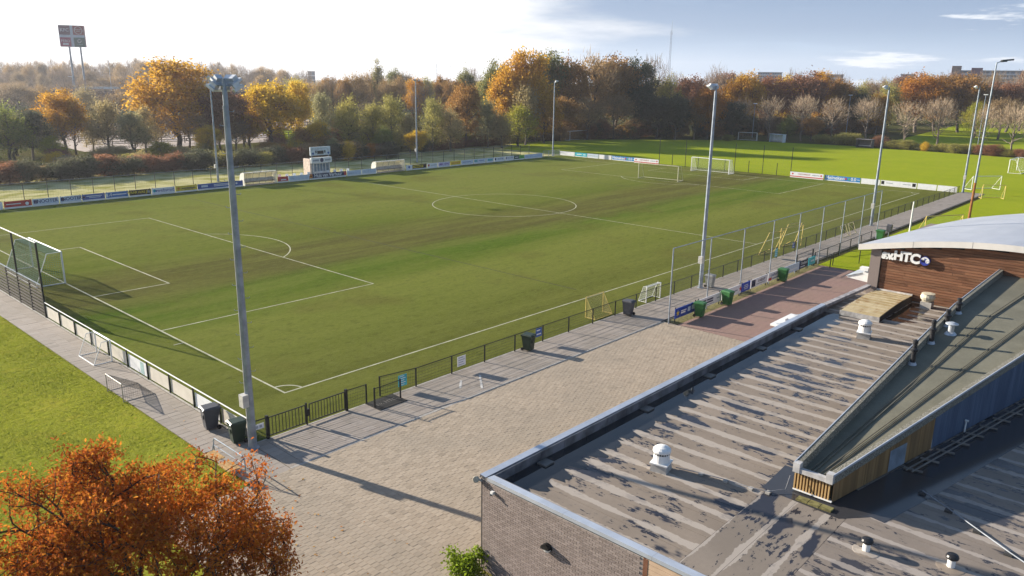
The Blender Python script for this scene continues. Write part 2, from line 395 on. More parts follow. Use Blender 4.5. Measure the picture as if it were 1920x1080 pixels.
# kerb between path and plaza, in lengths of a metre
kerb_me, _ = piece_mesh('kerb_stone', .995, .16, .06, concrete)
kerb = struct(MB().poly([(-6,-7.30,.0),(48,-7.30,.0),(48,-7.20,.0),(-6,-7.20,.0)]).build('kerb', joint_m))
for i in range(28): inst('kerb_stone', kerb_me, kerb, (-3.6+i, -7.115, .024))
edge = struct(MB().box((-4.05,-4.12,-.02),(111.2,-4.03,.028)).build('pitch_edging', concrete))
edge2 = struct(MB().box((-4.09,-4.0,-.02),(-3.99,72.6,.028)).build('pitch_side_edging', concrete))
# red paving
n = N('red_paver', .85, 0, .25)
br = n.nt.nodes.new('ShaderNodeTexBrick'); n.nt.links.new(n.pos, br.inputs[0])
for k, v in (('Scale', 1.), ('Mortar Size', .006), ('Brick Width', .21), ('Row Height', .105), ('Bias', -.1)): br.inputs[k].default_value = v
br.inputs['Color1'].default_value = (.29, .185, .155, 1); br.inputs['Color2'].default_value = (.25, .16, .135, 1); br.inputs['Mortar'].default_value = (.12, .09, .07, 1)
o = n.mix(n.math('MULTIPLY', n.ramp(n.noise(.5, 5, n.pos), .38, .66), .45), br.outputs[0], (.24, .17, .13))
n.col(o); n.bump(n.noise(30., 3, n.pos), .3, .01)
sheet('red_paving', [(24.1,-8.25),(48.2,-8.25),(48.2,-18.0),(24.1,-18.0)], .008, n.m)
sheet('moss_verge', [(24.2,-7.3),(48.3,-7.3),(48.3,-8.25),(24.2,-8.25)], .006, moss_m)
# two worn paint strokes on the path
chalk = P('worn_white_paint', (.40, .39, .37), .9, 0, .3, 3.)
for i, (a, b) in enumerate((((7.35,-5.2),(6.55,-5.95)), ((8.6,-5.35),(7.35,-6.75)))):
    d = Vector((b[0]-a[0], b[1]-a[1], 0)).normalized(); s = Vector((-d.y, d.x, 0))*.06
    p = Vector((*a, .0305)); q = Vector((*b, .0305)); MB().poly([p-s, q-s, q+s, p+s]).build('paint_stroke', chalk, path)
# paddock with sand, embankment beyond
sand_m = P('paddock_sand', (.33, .27, .23), .9, 0, .15, .5)
sheet('paddock', [(40,140),(120,140),(150,235),(45,235)], -.03, sand_m)
sheet('far_meadow', [(84,128),(112,122),(135,168),(100,178)], -.02, field_m)
sheet('right_meadow', [(205,-40),(420,-60),(420,60),(215,38)], -.02, field_m)
emb = MB()
for i in range(12):
    x0 = 20+i*26; x1 = x0+26; y0 = 372-(x0-20)*.42; y1 = 372-(x1-20)*.42
    emb.add([(x0,y0-26,-.05),(x1,y1-26,-.05),(x1,y1-8,4.2),(x0,y0-8,4.2),(x1,y1+26,4.2),(x0,y0+26,4.2)], [(0,1,2,3),(3,2,4,5)])
struct(emb.build('embankment', rough_m))
# grass tufts on the near lawns, nobody could count them
def tufts(name, mat, area, dens, hmin, hmax, seed):
    rg = np.random.default_rng(seed); x0, x1, y0, y1 = area
    N_ = int((x1-x0)*(y1-y0)*dens); c = np.stack([rg.uniform(x0,x1,N_), rg.uniform(y0,y1,N_)], 1)
    h = rg.uniform(hmin, hmax, N_); a = rg.uniform(0, 6.283, N_); w = rg.uniform(.005,.011,N_); ln_ = rg.uniform(-.6,.6,(N_,2))*h[:,None]
    ca, sa = np.cos(a)*w, np.sin(a)*w
    v = np.zeros((N_,3,3)); v[:,0,0] = c[:,0]-ca; v[:,0,1] = c[:,1]-sa; v[:,1,0] = c[:,0]+ca; v[:,1,1] = c[:,1]+sa
    v[:,2,0] = c[:,0]+ln_[:,0]; v[:,2,1] = c[:,1]+ln_[:,1]; v[:,2,2] = h+.02; v[:,:2,2] = -.012
    me = np_mesh(name, v.reshape(-1,3), 3); me.materials.append(mat)
    o = bpy.data.objects.new(name, me); COL.objects.link(o); o['kind'] = 'stuff'; return tag(o, 'short lawn grass beside the slab path', 'grass')
def np_mesh(name, verts, k):
    me = bpy.data.meshes.new(name); nv = len(verts); nf = nv//k
    me.vertices.add(nv); me.vertices.foreach_set('co', np.asarray(verts, np.float32).ravel())
    me.loops.add(nv); me.loops.foreach_set('vertex_index', np.arange(nv, dtype=np.int32))
    me.polygons.add(nf); me.polygons.foreach_set('loop_start', np.arange(0, nv, k, dtype=np.int32))
    me.polygons.foreach_set('loop_total', np.full(nf, k, dtype=np.int32)); me.update(calc_edges=True); return me
n = N('lawn_blade', .9, 0, .0); n.col(n.mix(n.isl, (.24, .29, .02), (.36, .36, .045))); blade_m = n.m
rg = np.random.default_rng(8); N_ = 900; c = np.stack([rg.normal(-11, 3.2, N_), rg.normal(-9.5, 4.2, N_)], 1); c = c[(c[:,0] > -20) & (c[:,0] < -3.9)]
a = rg.uniform(0, 6.28, len(c)); s = rg.uniform(.03, .07, len(c)); z = np.where(c[:,0] < -9.7, .02, .034); q = []
for k, (u, w) in enumerate(((1,0),(0,.6),(-1,0),(0,-.6))): q.append(np.stack([c[:,0]+s*(u*np.cos(a)-w*np.sin(a)), c[:,1]+s*(u*np.sin(a)+w*np.cos(a)), z+rg.uniform(0,.02,len(c))], 1))
me = np_mesh('fallen_leaves', np.stack(q, 1).reshape(-1,3), 4); n = N('fallen_leaf', .8, 0, .1); n.col(n.mix(n.isl, (.30,.10,.02), (.42,.24,.04))); me.materials.append(n.m)
o = bpy.data.objects.new('fallen_leaves', me); COL.objects.link(o); o['kind'] = 'stuff'; tag(o, 'fallen oak leaves scattered over lawn and paving', 'leaves')
gx = np.arange(-21.04, -5.87, .11); gy = np.arange(-7.16, 24.2, .11); rgl = np.random.default_rng(6)
X_, Y_ = np.meshgrid(gx, gy, indexing='ij'); Z_ = .006+rgl.normal(size=X_.shape)*.011+.018*np.sin(X_*.9+1.3*np.sin(Y_*.5))*np.sin(Y_*.7+np.sin(X_*.6))
X_ = X_+rgl.uniform(-.03,.03,X_.shape); Y_ = Y_+rgl.uniform(-.03,.03,X_.shape); X_[-1] = -5.90+rgl.normal(size=len(gy))*.03; Z_[-1] = -.02
nx, ny = X_.shape; idx = np.arange(nx*ny).reshape(nx, ny)
lw = bpy.data.meshes.new('lawn_turf'); lw.from_pydata(np.stack([X_, Y_, Z_], -1).reshape(-1,3).tolist(), [], np.stack([idx[:-1,:-1], idx[1:,:-1], idx[1:,1:], idx[:-1,1:]], -1).reshape(-1,4).tolist()); lw.update()
lw.polygons.foreach_set('use_smooth', [True]*len(lw.polygons)); lw.materials.append(lawn_m); lo_ = bpy.data.objects.new('lawn_turf', lw); COL.objects.link(lo_); struct(lo_)
tufts('lawn_grass', blade_m, (-21, -5.86, -7.12, 24), 330, .010, .028, 2)

# ------------------------------------------------------------------ floodlights
def floodlight(x, y, h, heads, label, near=False, box=True, ang=0.):
    t = thing('floodlight_mast', (x, y, 0), label, 'floodlight', 'floodlight masts round the pitch')
    m = MB(); m.tube((x,y,0),(x,y,h-.4), .17 if near else .16, .095, 12); m.tube((x,y,h-.4),(x,y,h), .07, .06, 8); m.build('pole', galv, t, smooth=False)
    MB().tube((x,y,.0),(x,y,.05), .26, .26, 12).build('base_plate', galv, t)
    if box: MB().box((x-.17-.22,y-.17,2.0),(x-.12,y+.17,2.55)).build('switch_box', P('switch_box', (.46,.45,.42), .5), t)
    m = MB()
    for a in heads:
        d = Vector((math.cos(a), math.sin(a), 0)); m.beam((x,y,h-.25), Vector((x,y,h-.25))+d*.42, .06)
    m.build('crossarm', galv, t)
    for a in heads:
        d = Vector((math.cos(a), math.sin(a), 0)); s = Vector((-d.y, d.x, 0)); c = Vector((x,y,h-.10-.24*(heads.index(a) % 2)*(len(heads) > 4)))+d*(.50 if len(heads) > 2 else .62)
        n_ = (d*.55+Vector((0,0,-.83))).normalized(); u = s.cross(n_)
        l = MB(); l.obox(c, s*.21, u*.20, n_*.05); l.obox(c-n_*.13, s*.13, u*.13, n_*.09)
        lo = l.build('lamp', P('lamp_housing', (.56,.58,.60), .4, .3), t)
        MB().obox(c+n_*.056, s*.19, u*.18, n_*.004).build('lens', P('lamp_lens', (.55,.58,.62), .08, 0, .05, 1, 0, 0, .6), lo)
    if near:
        m = MB(); m.path([(0,0,0),(.17,0,0),(.20,0,.06)], .012, 5); me = m.mesh('rung'); me.materials.append(galv)
        for i in range(22):
            z = 3.0+i*.53; s = 1 if i % 2 else -1; rr = .17-.075*z/h
            inst('rung', me, t, (x+s*rr*.68, y-s*rr*.68, z), rot=(0,0,-math.pi/4 if s > 0 else 3*math.pi/4))
        MB().tube((x-.17,y+.05,0),(x-.1,y+.03,h-1), .022, .018, 6).build('cable_duct', P('cable_duct', (.55,.55,.54), .5), t)
    return t
ac = math.pi/2
floodlight(-4.23, -4.39, 15.35, [ac-.9, ac-.45, ac, ac+.45, .2, -.3], 'galvanised floodlight mast with step hooks at the near corner flag', True)
floodlight(33.66, -4.54, 15.2, [ac-1.0, ac-.5, ac+.5, ac+1.0], 'floodlight mast rising beside the tall ball net and grey bin')
floodlight(72.2, -4.4, 15.2, [ac-.5, ac+.1, ac+.6], 'floodlight mast past the far end of the tall ball net')
floodlight(111.6, -4.4, 15.3, [ac+.2, ac+.8], 'floodlight mast at the end of the slab path by the white boards')
floodlight(37.3, 78.9, 15.2, [-ac-.7, -ac+.7], 'floodlight mast behind the blue board next to the first dugout')
floodlight(78.2, 80.8, 15.1, [-ac-.8, -ac+.8], 'floodlight mast behind the far boards past the second dugout')
floodlight(107.8, 71.9, 15.2, [-ac-.3, -ac+.5], 'floodlight mast at the far corner of the pitch', box=False)
# rusty lamp post on the right lawn
t = thing('lamp_post', (84.26,-11.49,0), 'tall leaning lamp post with rusty foot on the right lawn', 'lamp post')
MB().tube((84.26,-11.49,0),(84.36,-11.52,4.5), .15, .13, 10).build('pole_foot', rust, t); MB().tube((84.36,-11.52,4.5),(84.6,-11.6,18.0), .125, .07, 10).build('pole', galv, t)
m = MB(); m.beam((84.6,-11.6,17.9),(84.9,-12.1,18.25),.08); m.build('bracket', galv, t)
m = MB(); m.obox((85.1,-12.5,18.25),(.28,-.5,.06),(.25,.14,0),(0,0,.09)); m.obox((84.95,-12.2,18.16),(.14,-.26,.03),(.16,.09,0),(0,0,.12)); m.build('lamp', P('dark_lamp', (.06,.065,.07), .4), t)
t = thing('flag_pole', (69.2,-9.3,0), 'short white flag pole on the grass behind the curved white roof', 'flag pole'); MB().tube((69.2,-9.3,0),(69.25,-9.3,3.5),.09,.07,8).build('pole', white, t); MB().lathe((69.25,-9.3,3.5),[(.07,0),(.09,.04),(.02,.1)],8).build('cap', white, t)
# lamp posts far behind the field
for i, (x, y, h) in enumerate(((196.5,70.5,9.5),(230,56,12),(224,18.5,13),(150.6,96.8,0))):
    if h: 
        t = thing('far_lamp_post', (x,y,0), ['white lamp post among dark trunks beyond the playing field','grey lamp post head showing above the pruned trees','twin head light post behind the pruned trees on the right'][i], 'lamp post')
        MB().tube((x,y,0),(x,y,h),.12,.08,6).build('pole', galv, t); MB().box((x-.3,y-.5,h),(x+.3,y+.5,h+.22)).build('lamp', white, t)

# ------------------------------------------------------------------ fences
def wire_panel(L, h, dx, z0=.08):
    m = MB()
    for k in range(6): m.beam((0,0,z0+(h-z0)*k/5.5),(L,0,z0+(h-z0)*k/5.5),.006,.010)
    for i in range(1, int(L/dx)): m.beam((i*dx,.006,z0),(i*dx,.006,h-.02),.0045)
    me = m.mesh('wire_panel'); me.materials.append(wire); return me
post_me = MB().box((-.03,-.03,0),(.03,.03,1.06)).mesh('post'); post_me.materials.append(black)
def rail_fence(x0, n, L, y, label, group='low black rail fences along the slab path', dx=.10):
    t = thing('rail_fence', (x0,y,0), label, 'fence', group)
    me = wire_panel(L, 1.0, dx); rail = MB().tube((0,0,1.03),(L,0,1.03),.024,.024,8).mesh('top_rail'); rail.materials.append(black)
    for i in range(n+1): inst('post', post_me, t, (x0+i*L, y, 0))
    for i in range(n): inst('wire_panel', me, t, (x0+i*L, y+.02, 0)); inst('top_rail', rail, t, (x0+i*L, y, 0))
    return t
rail_fence(5.15, 9, 2.53, -4.12, 'black wire fence from the turquoise notice to the small white goal')
rail_fence(27.92, 8, 2.53, -4.12, 'black wire fence behind the tall ball net')
rail_fence(49.6, 24, 2.53, -4.12, 'black wire fence along the path to the far corner')
# first length with the opening, the mat and the side hurdle
t = thing('rail_fence', (3.1,-3.9,0), 'short black fence panel with turquoise notice beside the shoe mat', 'fence')
for xx, yy in ((3.1,-3.75),): inst('post', post_me, t, (xx, yy, 0))
m = MB(); m.tube((3.1,-3.75,1.03),(5.15,-4.12,1.03),.024,.024,8); m.build('top_rail', black, t)
m = MB()
for k in range(6): m.beam((3.1,-3.75,.1+.17*k),(5.15,-4.12,.1+.17*k),.006,.01)
for k in range(20): m.beam((3.1+k*.1025,-3.75-k*.0185,.1),(3.1+k*.1025,-3.75-k*.0185,1.0),.0045)
m.build('wire_panel', wire, t)
t = thing('hurdle', (2.0,-4.5,0), 'black hurdle panel standing across the shoe mat at the opening', 'fence')
for (xx, yy) in ((2.0,-4.75),(3.6,-4.75)): inst('post', post_me, t, (xx, yy, 0))
m = MB(); m.tube((2.0,-4.75,1.0),(3.6,-4.75,1.0),.022,.022,8).build('top_rail', black, t)
m = MB()
for k in range(6): m.beam((2.0,-4.75,.12+.16*k),(3.6,-4.75,.12+.16*k),.006,.01)
for k in range(16): m.beam((2.0+k*.1,-4.75,.12),(2.0+k*.1,-4.75,1.0),.0045)
m.build('wire_panel', wire, t)
t = thing('shoe_mat', (2.7,-4.6,0), 'dark shoe cleaning mat with worn letters in the fence opening', 'mat')
MB().box((1.95,-5.2,.024),(3.65,-4.05,.05)).build('mat', rub, t)
text_obj('s.v. HTC', .34, P('mat_letter', (.16,.15,.14), .9), t, (2.8,-4.62,.052), (1,0,0), (0,1,0), .002)
# double gate of upright bars
t = thing('double_gate', (-3.33,-4.06,0), 'black double gate of upright bars at the near corner', 'gate')
for xx in (-3.33, .85): MB().box((xx-.06,-4.12,0),(xx+.06,-4.0,1.12)).build('gate_post', black, t)
MB().box((-1.37,-4.10,.02),(-1.31,-4.02,1.10)).build('lock_post', black, t); MB().box((-1.31,-4.11,.45),(-1.20,-4.01,.78)).build('lock', black, t)
for a, b in ((-3.24,-1.40),(-1.18,.76)):
    lf = MB(); lf.beam((a,-4.06,1.0),(b,-4.06,1.0),.04); lf.beam((a,-4.06,.14),(b,-4.06,.14),.04); lf.beam((a,-4.06,.14),(a,-4.06,1.0),.04); lf.beam((b,-4.06,.14),(b,-4.06,1.0),.04)
    leaf = lf.build('gate_leaf', black, t)
    bar = MB().box((-.012,-.012,.16),(.012,.012,.98)).mesh('bar'); bar.materials.append(black)
    k = int((b-a)/.155)
    for i in range(1, k): inst('bar', bar, leaf, (a+(b-a)*i/k, -4.06, 0))
t = thing('rail_fence', (.85,-4.06,0), 'short wire fence panel between double gate and shoe mat', 'fence')
inst('post', post_me, t, (2.0,-4.1,0)); MB().tube((.85,-4.06,1.03),(2.0,-4.1,1.03),.024,.024,8).build('top_rail', black, t)
m = MB()
for k in range(6): m.beam((.9,-4.06,.1+.17*k),(2.0,-4.1,.1+.17*k),.006,.01)
for k in range(11): m.beam((.9+k*.1,-4.07,.1),(.9+k*.1,-4.07,1.0),.0045)
m.build('wire_panel', wire, t)
t = thing('rail_fence', (-4.0,-4.06,0), 'corner fence panel with green mesh and white notice by the mast', 'fence')
MB().tube((-4.02,-4.06,1.03),(-3.4,-4.06,1.03),.024,.024,8).build('top_rail', black, t)
m = MB(); m.net((-3.98,-4.06,.05),(.56,0,0),(0,0,.95),8,8,.006); m.build('wire_panel', wire_l, t)
o = MB().box((-3.95,-4.10,.62),(-3.5,-4.08,.86)).build('notice', whiteb, t)
for k in range(2): MB().box((-3.9+.18*k,-4.106,.68),(-3.78+.18*k,-4.1,.80)).build('print_block', greyb, o)
def notice(x, y, z0, z1, w, mat, label, rows, ink):
    t = thing('notice_sign', (x, y, z0), label, 'sign')
    o = MB().box((x, y-.015, z0), (x+w, y, z1)).build('panel', mat, t)
    for k in range(rows): MB().box((x+w*.12, y-.019, z1-(z1-z0)*(k+.75)/(rows+.3)), (x+w*(.85 if k % 2 else .7), y-.0152, z1-(z1-z0)*(k+.45)/(rows+.3))).build('print_line', ink, t)
    MB().box((x+w*.3,y,(z0+z1)/2-.02),(x+w*.7,y+.05,(z0+z1)/2+.02)).build('bracket', black, t)
notice(4.05,-4.04,.28,.88,.55, turq, 'turquoise notice board wired to the fence beside the shoe mat', 5, white)
notice(8.05,-4.17,.32,.88,.62, whiteb, 'white notice with two rows of grey print on the fence', 4, greyb)
notice(14.55,-4.17,.45,1.0,.55, bluep, 'blue and white notice on the fence right of the dark green bin', 2, white)
notice(47.6,-4.2,.2,.95,.5, turq, 'turquoise notice hanging on the fence by the leaning yellow goals', 4, white)
notice(51.3,-4.2,.45,1.0,.5, bluep, 'blue notice on the fence under the tipped yellow goal', 2, white)
# left rail with cream boards
t = thing('boarded_rail', (-4.0,-3.9,0), 'white top rail with cream boards along the slab path', 'fence')
for i in range(11):
    y0 = -3.7+i*2.575; y1 = y0+2.575
    MB().box((-4.04,y0-.03,0),(-3.98,y0+.03,1.02)).build('post', black, t)
    MB().tube((-4.0,y0,1.05),(-4.0,min(y1,22),1.05),.03,.03,8).build('top_rail', white, t)
    if i < 10:
        bd = MB().box((-3.975,y0+.09,.10),(-3.945,y1-.09,.80)).build('board', cream if i not in (1, 4) else whiteb, t)
        if i in (1, 4): MB().box((-3.980,y0+.5,.12),(-3.9755,y0+.95,.78)).build('faded_stripe', P('faded_print', (.34,.48,.48), .6), bd)
# high ball fence with slats behind the near goal
t = thing('ball_fence', (-4.0,22.1,0), 'five metre ball fence with dark slats behind the near goal', 'fence')
slat_m = P('brown_slat', (.055,.045,.036), .7, 0, .25, 2.)
for i in range(9):
    y0 = 22.1+i*2.5
    MB().box((-4.05,y0-.045,0),(-3.95,y0+.045, 5.0 if i % 2 == 0 else 2.15)).build('post', black, t)
    if i < 8:
        for k in range(9):
            MB().box((-4.03,y0+.05,.12+k*.225),(-3.99,y0+2.45,.12+k*.225+.125)).build('slat', slat_m, t)
        MB().box((-4.04,y0,2.14),(-3.96,y0+2.5,2.19)).build('slat_cap', galv, t)
MB().tube((-4.0,22.1,5.0),(-4.0,42.1,5.0),.04,.04,8).build('top_rail', white, t)
m = MB()
for k in range(22): m.tube((-4.0,22.1,2.25+k*.125),(-4.0,42.1,2.25+k*.125),.006,.006,3,False)
for k in range(80): m.tube((-4.0,22.1+k*.25,2.2),(-4.0,22.1+k*.25,5.0),.003,.003,3,False)
struct(m.build('ball_net', netdark, t), 'stuff')
# tall net along the red paving
def tall_net(x0, y, n, L, h, label, rail=True, dens=.35, r=.004):
    t = thing('ball_net_fence', (x0,y,0), label, 'fence')
    pm = MB().tube((0,0,0),(0,0,h),.048,.042,8).mesh('post'); pm.materials.append(galv)
    for i in range(n+1): inst('post', pm, t, (x0+i*L,y,0))
    if rail: MB().tube((x0,y,h),(x0+n*L,y,h),.032,.032,6).build('top_rail', galv, t)
    me = MB().net((0,.03,.95),(L,0,0),(0,0,h-.97),int(L/dens),int((h-.97)/dens),r).mesh('net'); me.materials.append(netdark)
    for i in range(n): inst('net', me, t, (x0+i*L,y,0))
    return t
tall_net(23.85,-7.72,8,4.98,5.1,'tall galvanised ball net between slab path and red paving', dens=.16, r=.0035)
t = thing('wire_fence', (47.8,-7.75,0), 'dark wire fence with gate beyond the end of the adverts', 'fence')
for i in range(6):
    x = 47.8+i*2.85; MB().box((x-.03,-7.78,0),(x+.03,-7.72,1.2)).build('post', black, t)
    if i < 5: MB().tube((x,-7.75,1.17),(x+2.85,-7.75,1.17),.022,.022,6).build('top_rail', black, t); MB().net((x,-7.75,.08),(2.85,0,0),(0,0,1.05),14,6,.003).build('wire_panel', wire, t)
for a, b in (((47.9,-9.1),(48.9,-8.95)),((48.9,-8.95),(51.5,-10.3)),((51.5,-10.3),(54,-12.2))):
    MB().box((a[0]-.03,a[1]-.03,0),(a[0]+.03,a[1]+.03,1.2)).build('post', black, t); MB().tube((*a,1.17),(*b,1.17),.02,.02,6).build('side_rail', black, t)
# far fence behind the boards
t = thing('wire_fence', (2.8,78,0), 'two metre wire fence on the frosty strip behind the far boards', 'fence')
fp = MB().box((-.035,-.035,0),(.035,.035,2.1)).mesh('post'); fp.materials.append(black)
fr = MB().tube((0,0,2.08),(2.75,0,2.08),.022,.022,5).mesh('top_rail'); fr.materials.append(galv)
fn = MB().net((0,0,.05),(2.75,0,0),(0,0,2.),9,6,.004).mesh('wire_panel'); fn.materials.append(wire_l)
for i in range(39):
    x = 2.8+i*2.75; inst('post', fp, t, (x,78.1,0))
    if i < 38: inst('top_rail', fr, t, (x,78.1,0)); inst('wire_panel', fn, t, (x,78.1,0))
# nets behind the far goal
t = thing('ball_net_fence', (111.0,48,0), 'tall dark posts with ball net behind the far goal', 'fence')
for i, y in enumerate((48,45.1,42.3,39.6,36.9,34.2,32.3,29.6,27.0,24.4,21.9)):
    h = 4.95 if i % 2 == 0 else 2.1
    MB().box((110.96,y-.04,0),(111.04,y+.04,h)).build('post', black, t)
MB().net((111.0,21.9,2.1),(0,26.1,0),(0,0,2.8),36,5,.004).build('net', wire_l, t)
MB().net((111.0,21.9,.1),(0,26.1,0),(0,0,2.0),48,6,.004).build('wire_panel', wire_l, t)
t = thing('wire_fence', (104.2,71.3,0), 'mesh fence panels and small gate at the far corner', 'fence')
for i in range(4):
    x = 104+i*1.75; MB().box((x-.03,71.27,0),(x+.03,71.33,1.3)).build('post', galv, t)
    if i < 3: MB().net((x,71.3,.06),(1.75,0,0),(0,0,1.2),12,8,.007).build('wire_panel', galv, t); MB().tube((x,71.3,1.28),(x+1.75,71.3,1.28),.025,.025,6).build('top_rail', galv, t)
t = thing('ball_net_fence', (147,100,0), 'tall net posts under the golden trees beyond the corner', 'fence')
for i in range(6): MB().tube((138+i*5,103-i*.6,0),(138+i*5,103-i*.6,7.0),.06,.05,6).build('post', galv, t)
MB().tube((138,103,7),(163,100,7),.03,.03,5).build('top_rail', galv, t); MB().net((138,103,.5),(25,-3,0),(0,0,6.4),30,8,.005).build('net', netdark, t)
t = thing('paddock_fence', (60,150,0), 'dark post and rail fences crossing the sandy paddock', 'fence')
rail_d = P('dark_rail', (.05,.042,.035), .8)
for r in range(6):
    yy = 150+r*13; m = MB()
    for z in (.5,1.0,1.5): m.beam((44+r*3,yy,z),(112+r*5,yy-6,z),.12)
    m.build('rail', rail_d, t)
    for i in range(14): f = i/13; MB().box((44+r*3+(68+r*2)*f-.08,yy-6*f-.08,0),(44+r*3+(68+r*2)*f+.08,yy-6*f+.08,1.7)).build('post', rail_d, t)

# ------------------------------------------------------------------ goals
def goal(name, O, U, Wd, H, D, label, frame=white, net=netw, r=.06, sp=.24, nr=.004, curved=True, top=.9, group=None, base=True):
    """O: near post foot, U: unit vector along the mouth, D: vector to the back"""
    O = Vector(O); U = Vector(U); D = Vector(D); Zv = Vector((0,0,1))
    t = thing(name, tuple(O), label, 'goal', group)
    for p in (O, O+U*Wd): MB().tube(p, p+Zv*H, r, r, 10).build('post', frame, t)
    MB().tube(O+Zv*H, O+Zv*H+U*Wd, r, r, 10).build('crossbar', frame, t)
    d = D.length; dn = D/d
    prof = [Vector((0,0,H)), dn*min(top,d*.5)+Zv*(H-.02), dn*min(top,d*.5)*1.12+Zv*(H*.86), D+Zv*.04] if curved else [Vector((0,0,H)), D+Zv*.04]
    for p in (O, O+U*Wd):
        m = MB(); m.path([p+q for q in prof], r*.5, 6)
        if base: m.path([p+Zv*.03, p+D+Zv*.03], r*.6, 6)
        m.build('net_stay', frame, t)
    if base: MB().tube(O+D+Zv*.03, O+D+U*Wd+Zv*.03, r*.7, r*.7, 6).build('ground_bar', frame, t)
    m = MB(); nu = max(3, int(Wd/sp))
    seg = [(a, b) for a, b in zip(prof, prof[1:])]
    for a, b in seg:
        L = (b-a).length; nv = max(1, int(L/sp)); m.net(O+a, U*Wd, b-a, nu, nv, nr)
    for p in (O, O+U*Wd):
        for k in range(int(H/sp)):
            z = k*sp+.05; x = d
            for a, b in seg:
                if (a.z-z)*(b.z-z) <= 0 and a.z != b.z: f = (a.z-z)/(a.z-b.z); q = a+(b-a)*f; x = Vector((q.x,q.y,0)).length
            m.tube(p+Zv*z, p+dn*x+Zv*z, nr, nr, 3, False)
        for k in range(1, int(d/sp)):
            x = k*sp; z = H
            for a, b in seg:
                la = Vector((a.x,a.y,0)).length; lb = Vector((b.x,b.y,0)).length
                if lb > la and la <= x <= lb: z = a.z+(b.z-a.z)*(x-la)/(lb-la)
            m.tube(p+dn*x+Zv*.03, p+dn*x+Zv*z, nr, nr, 3, False)
    struct(m.build('net', net, t), 'stuff')
    return t
goal('football_goal', (0,H2-3.66,0), (0,1,0), 7.32, 2.44, (-2.0,0,0), 'white goal with green net in front of the slatted ball fence', net=netg, sp=.14, nr=.010, top=1.1)
goal('football_goal', (PL,H2+3.66,0), (0,-1,0), 7.32, 2.44, (2.0,0,0), 'white goal on the far goal line before the tall net', sp=.2, nr=.010)
goal('football_goal', (89.5,38.4,0), (.077,-.997,0), 7.1, 2.44, (1.8,.1,0), 'cream movable goal standing in the far penalty area', frame=P('cream_paint', (.55,.52,.36), .5), net=netdark, sp=.25, nr=.004)
goal('football_goal', (144.2,96.3,0), (1,-.05,0), 7.2, 2.44, (-.1,1.6,0), 'white goal on the far field under the golden trees', sp=.4, r=.07)
goal('football_goal', (184.6,68.9,0), (.26,-.965,0), 5.0, 2.1, (1.2,.3,0), 'small white goal at the dark edge of the wood', sp=.4, r=.07)
goal('football_goal', (148,-3.26,0), (1,0,0), 7.3, 2.44, (0,-2,0), 'white goal on the right field cut by the frame edge', sp=.4, r=.07)
goal('training_goal', (115.7,-4.6,0), (.80,-.6,0), 5.0, 2.1, (1.0,1.3,0), 'white training goal with green net past the path end', net=netg, sp=.3, r=.05, curved=False)
goal('training_goal', (106.4,-8.0,0), (.6,-.8,0), 3.0, 1.95, (1.2,.6,0), 'yellow framed training goal on the grass at the path end', frame=yellowp, net=netg, sp=.3, r=.05, curved=False)
goal('training_goal', (70.5,-10.4,0), (.85,-.5,0), 5.0, 2.0, (1.0,1.0,0), 'yellow training goal half hidden behind the curved white roof', frame=yellowp, net=netg, sp=.3, r=.05, curved=False)
# small goals near the fence
goal('small_goal', (21.1,-2.95,0), (1,0,0), 1.95, 1.43, (0,-.82,0), 'small yellow goal with cloth back against the black fence', frame=yellowp, net=P('yellow_net', (.45,.38,.16), .9), r=.03, sp=.06, nr=.005, curved=False)
goal('small_goal', (27.1,-3.85,0), (1,0,0), 1.85, 1.17, (0,.66,0), 'small white goal behind the fence right of the grey bin', r=.035, sp=.11, nr=.005, curved=True, top=.3)
goal('small_goal', (-4.25,10.7,0), (0,1,0), 2.2, 1.25, (-.95,0,0), 'white small goal with rounded stays on the slab path', r=.045, sp=.16, nr=.0025, curved=True, top=.45)
t = goal('small_goal', (-6.1,4.5,0), (0,1,0), 1.95, .95, (1.5,.0,0), 'thin framed small goal with sagging net at the lawn edge', frame=P('thin_frame', (.30,.28,.25), .5, .3), net=P('brown_net', (.11,.095,.075), .9), r=.022, sp=.10, nr=.004, curved=False)
# leaning yellow goals by the opening
def tipped(x, y, label, lean):
    t = thing('training_goal', (x,y,0), label, 'goal')
    a = Vector((x,y,.06)); b = Vector((x+lean[0],y+lean[1],lean[2])); s = Vector((3.9,-.9,0))
    MB().tube(a, b, .045, .045, 8).build('post', yellowp, t); MB().tube(a+s*.55, b+s*.55, .045, .045, 8).build('post', yellowp, t)
    MB().tube(b, b+s*.55, .04, .04, 8).build('crossbar', yellowp, t); MB().tube(a, a+s*.55, .04, .04, 8).build('ground_bar', yellowp, t)
    m = MB(); m.tube(a+s*.1, a+s*.1+Vector((.3,-.6,.5)), .03, .03, 6); m.tube(a+s*.45, a+s*.45+Vector((.3,-.6,.5)), .03, .03, 6); m.build('stay', yellowp, t)
    m = MB(); m.net(a, s*.55, b-a, 9, 8, .004); m.build('net', netdark, t)
tipped(48.2,-2.4,'yellow goal frame tipped towards the fence opening',(2.6,.3,1.7))
tipped(53.2,-2.2,'second yellow goal frame tipped behind the first one',(2.2,.3,1.9))
t = thing('crossbar_goal', (55.3,-3.4,0), 'upright yellow goal post pair behind the tipped goals', 'goal')
for dx in (0, .05): pass
MB().tube((55.3,-3.4,0),(55.4,-3.4,2.1),.045,.045,8).build('post', yellowp, t); MB().tube((52.2,-2.6,2.0),(55.4,-3.4,2.1),.04,.04,8).build('crossbar', yellowp, t); MB().tube((52.2,-2.6,0),(52.2,-2.6,2.0),.045,.045,8).build('post', yellowp, t)
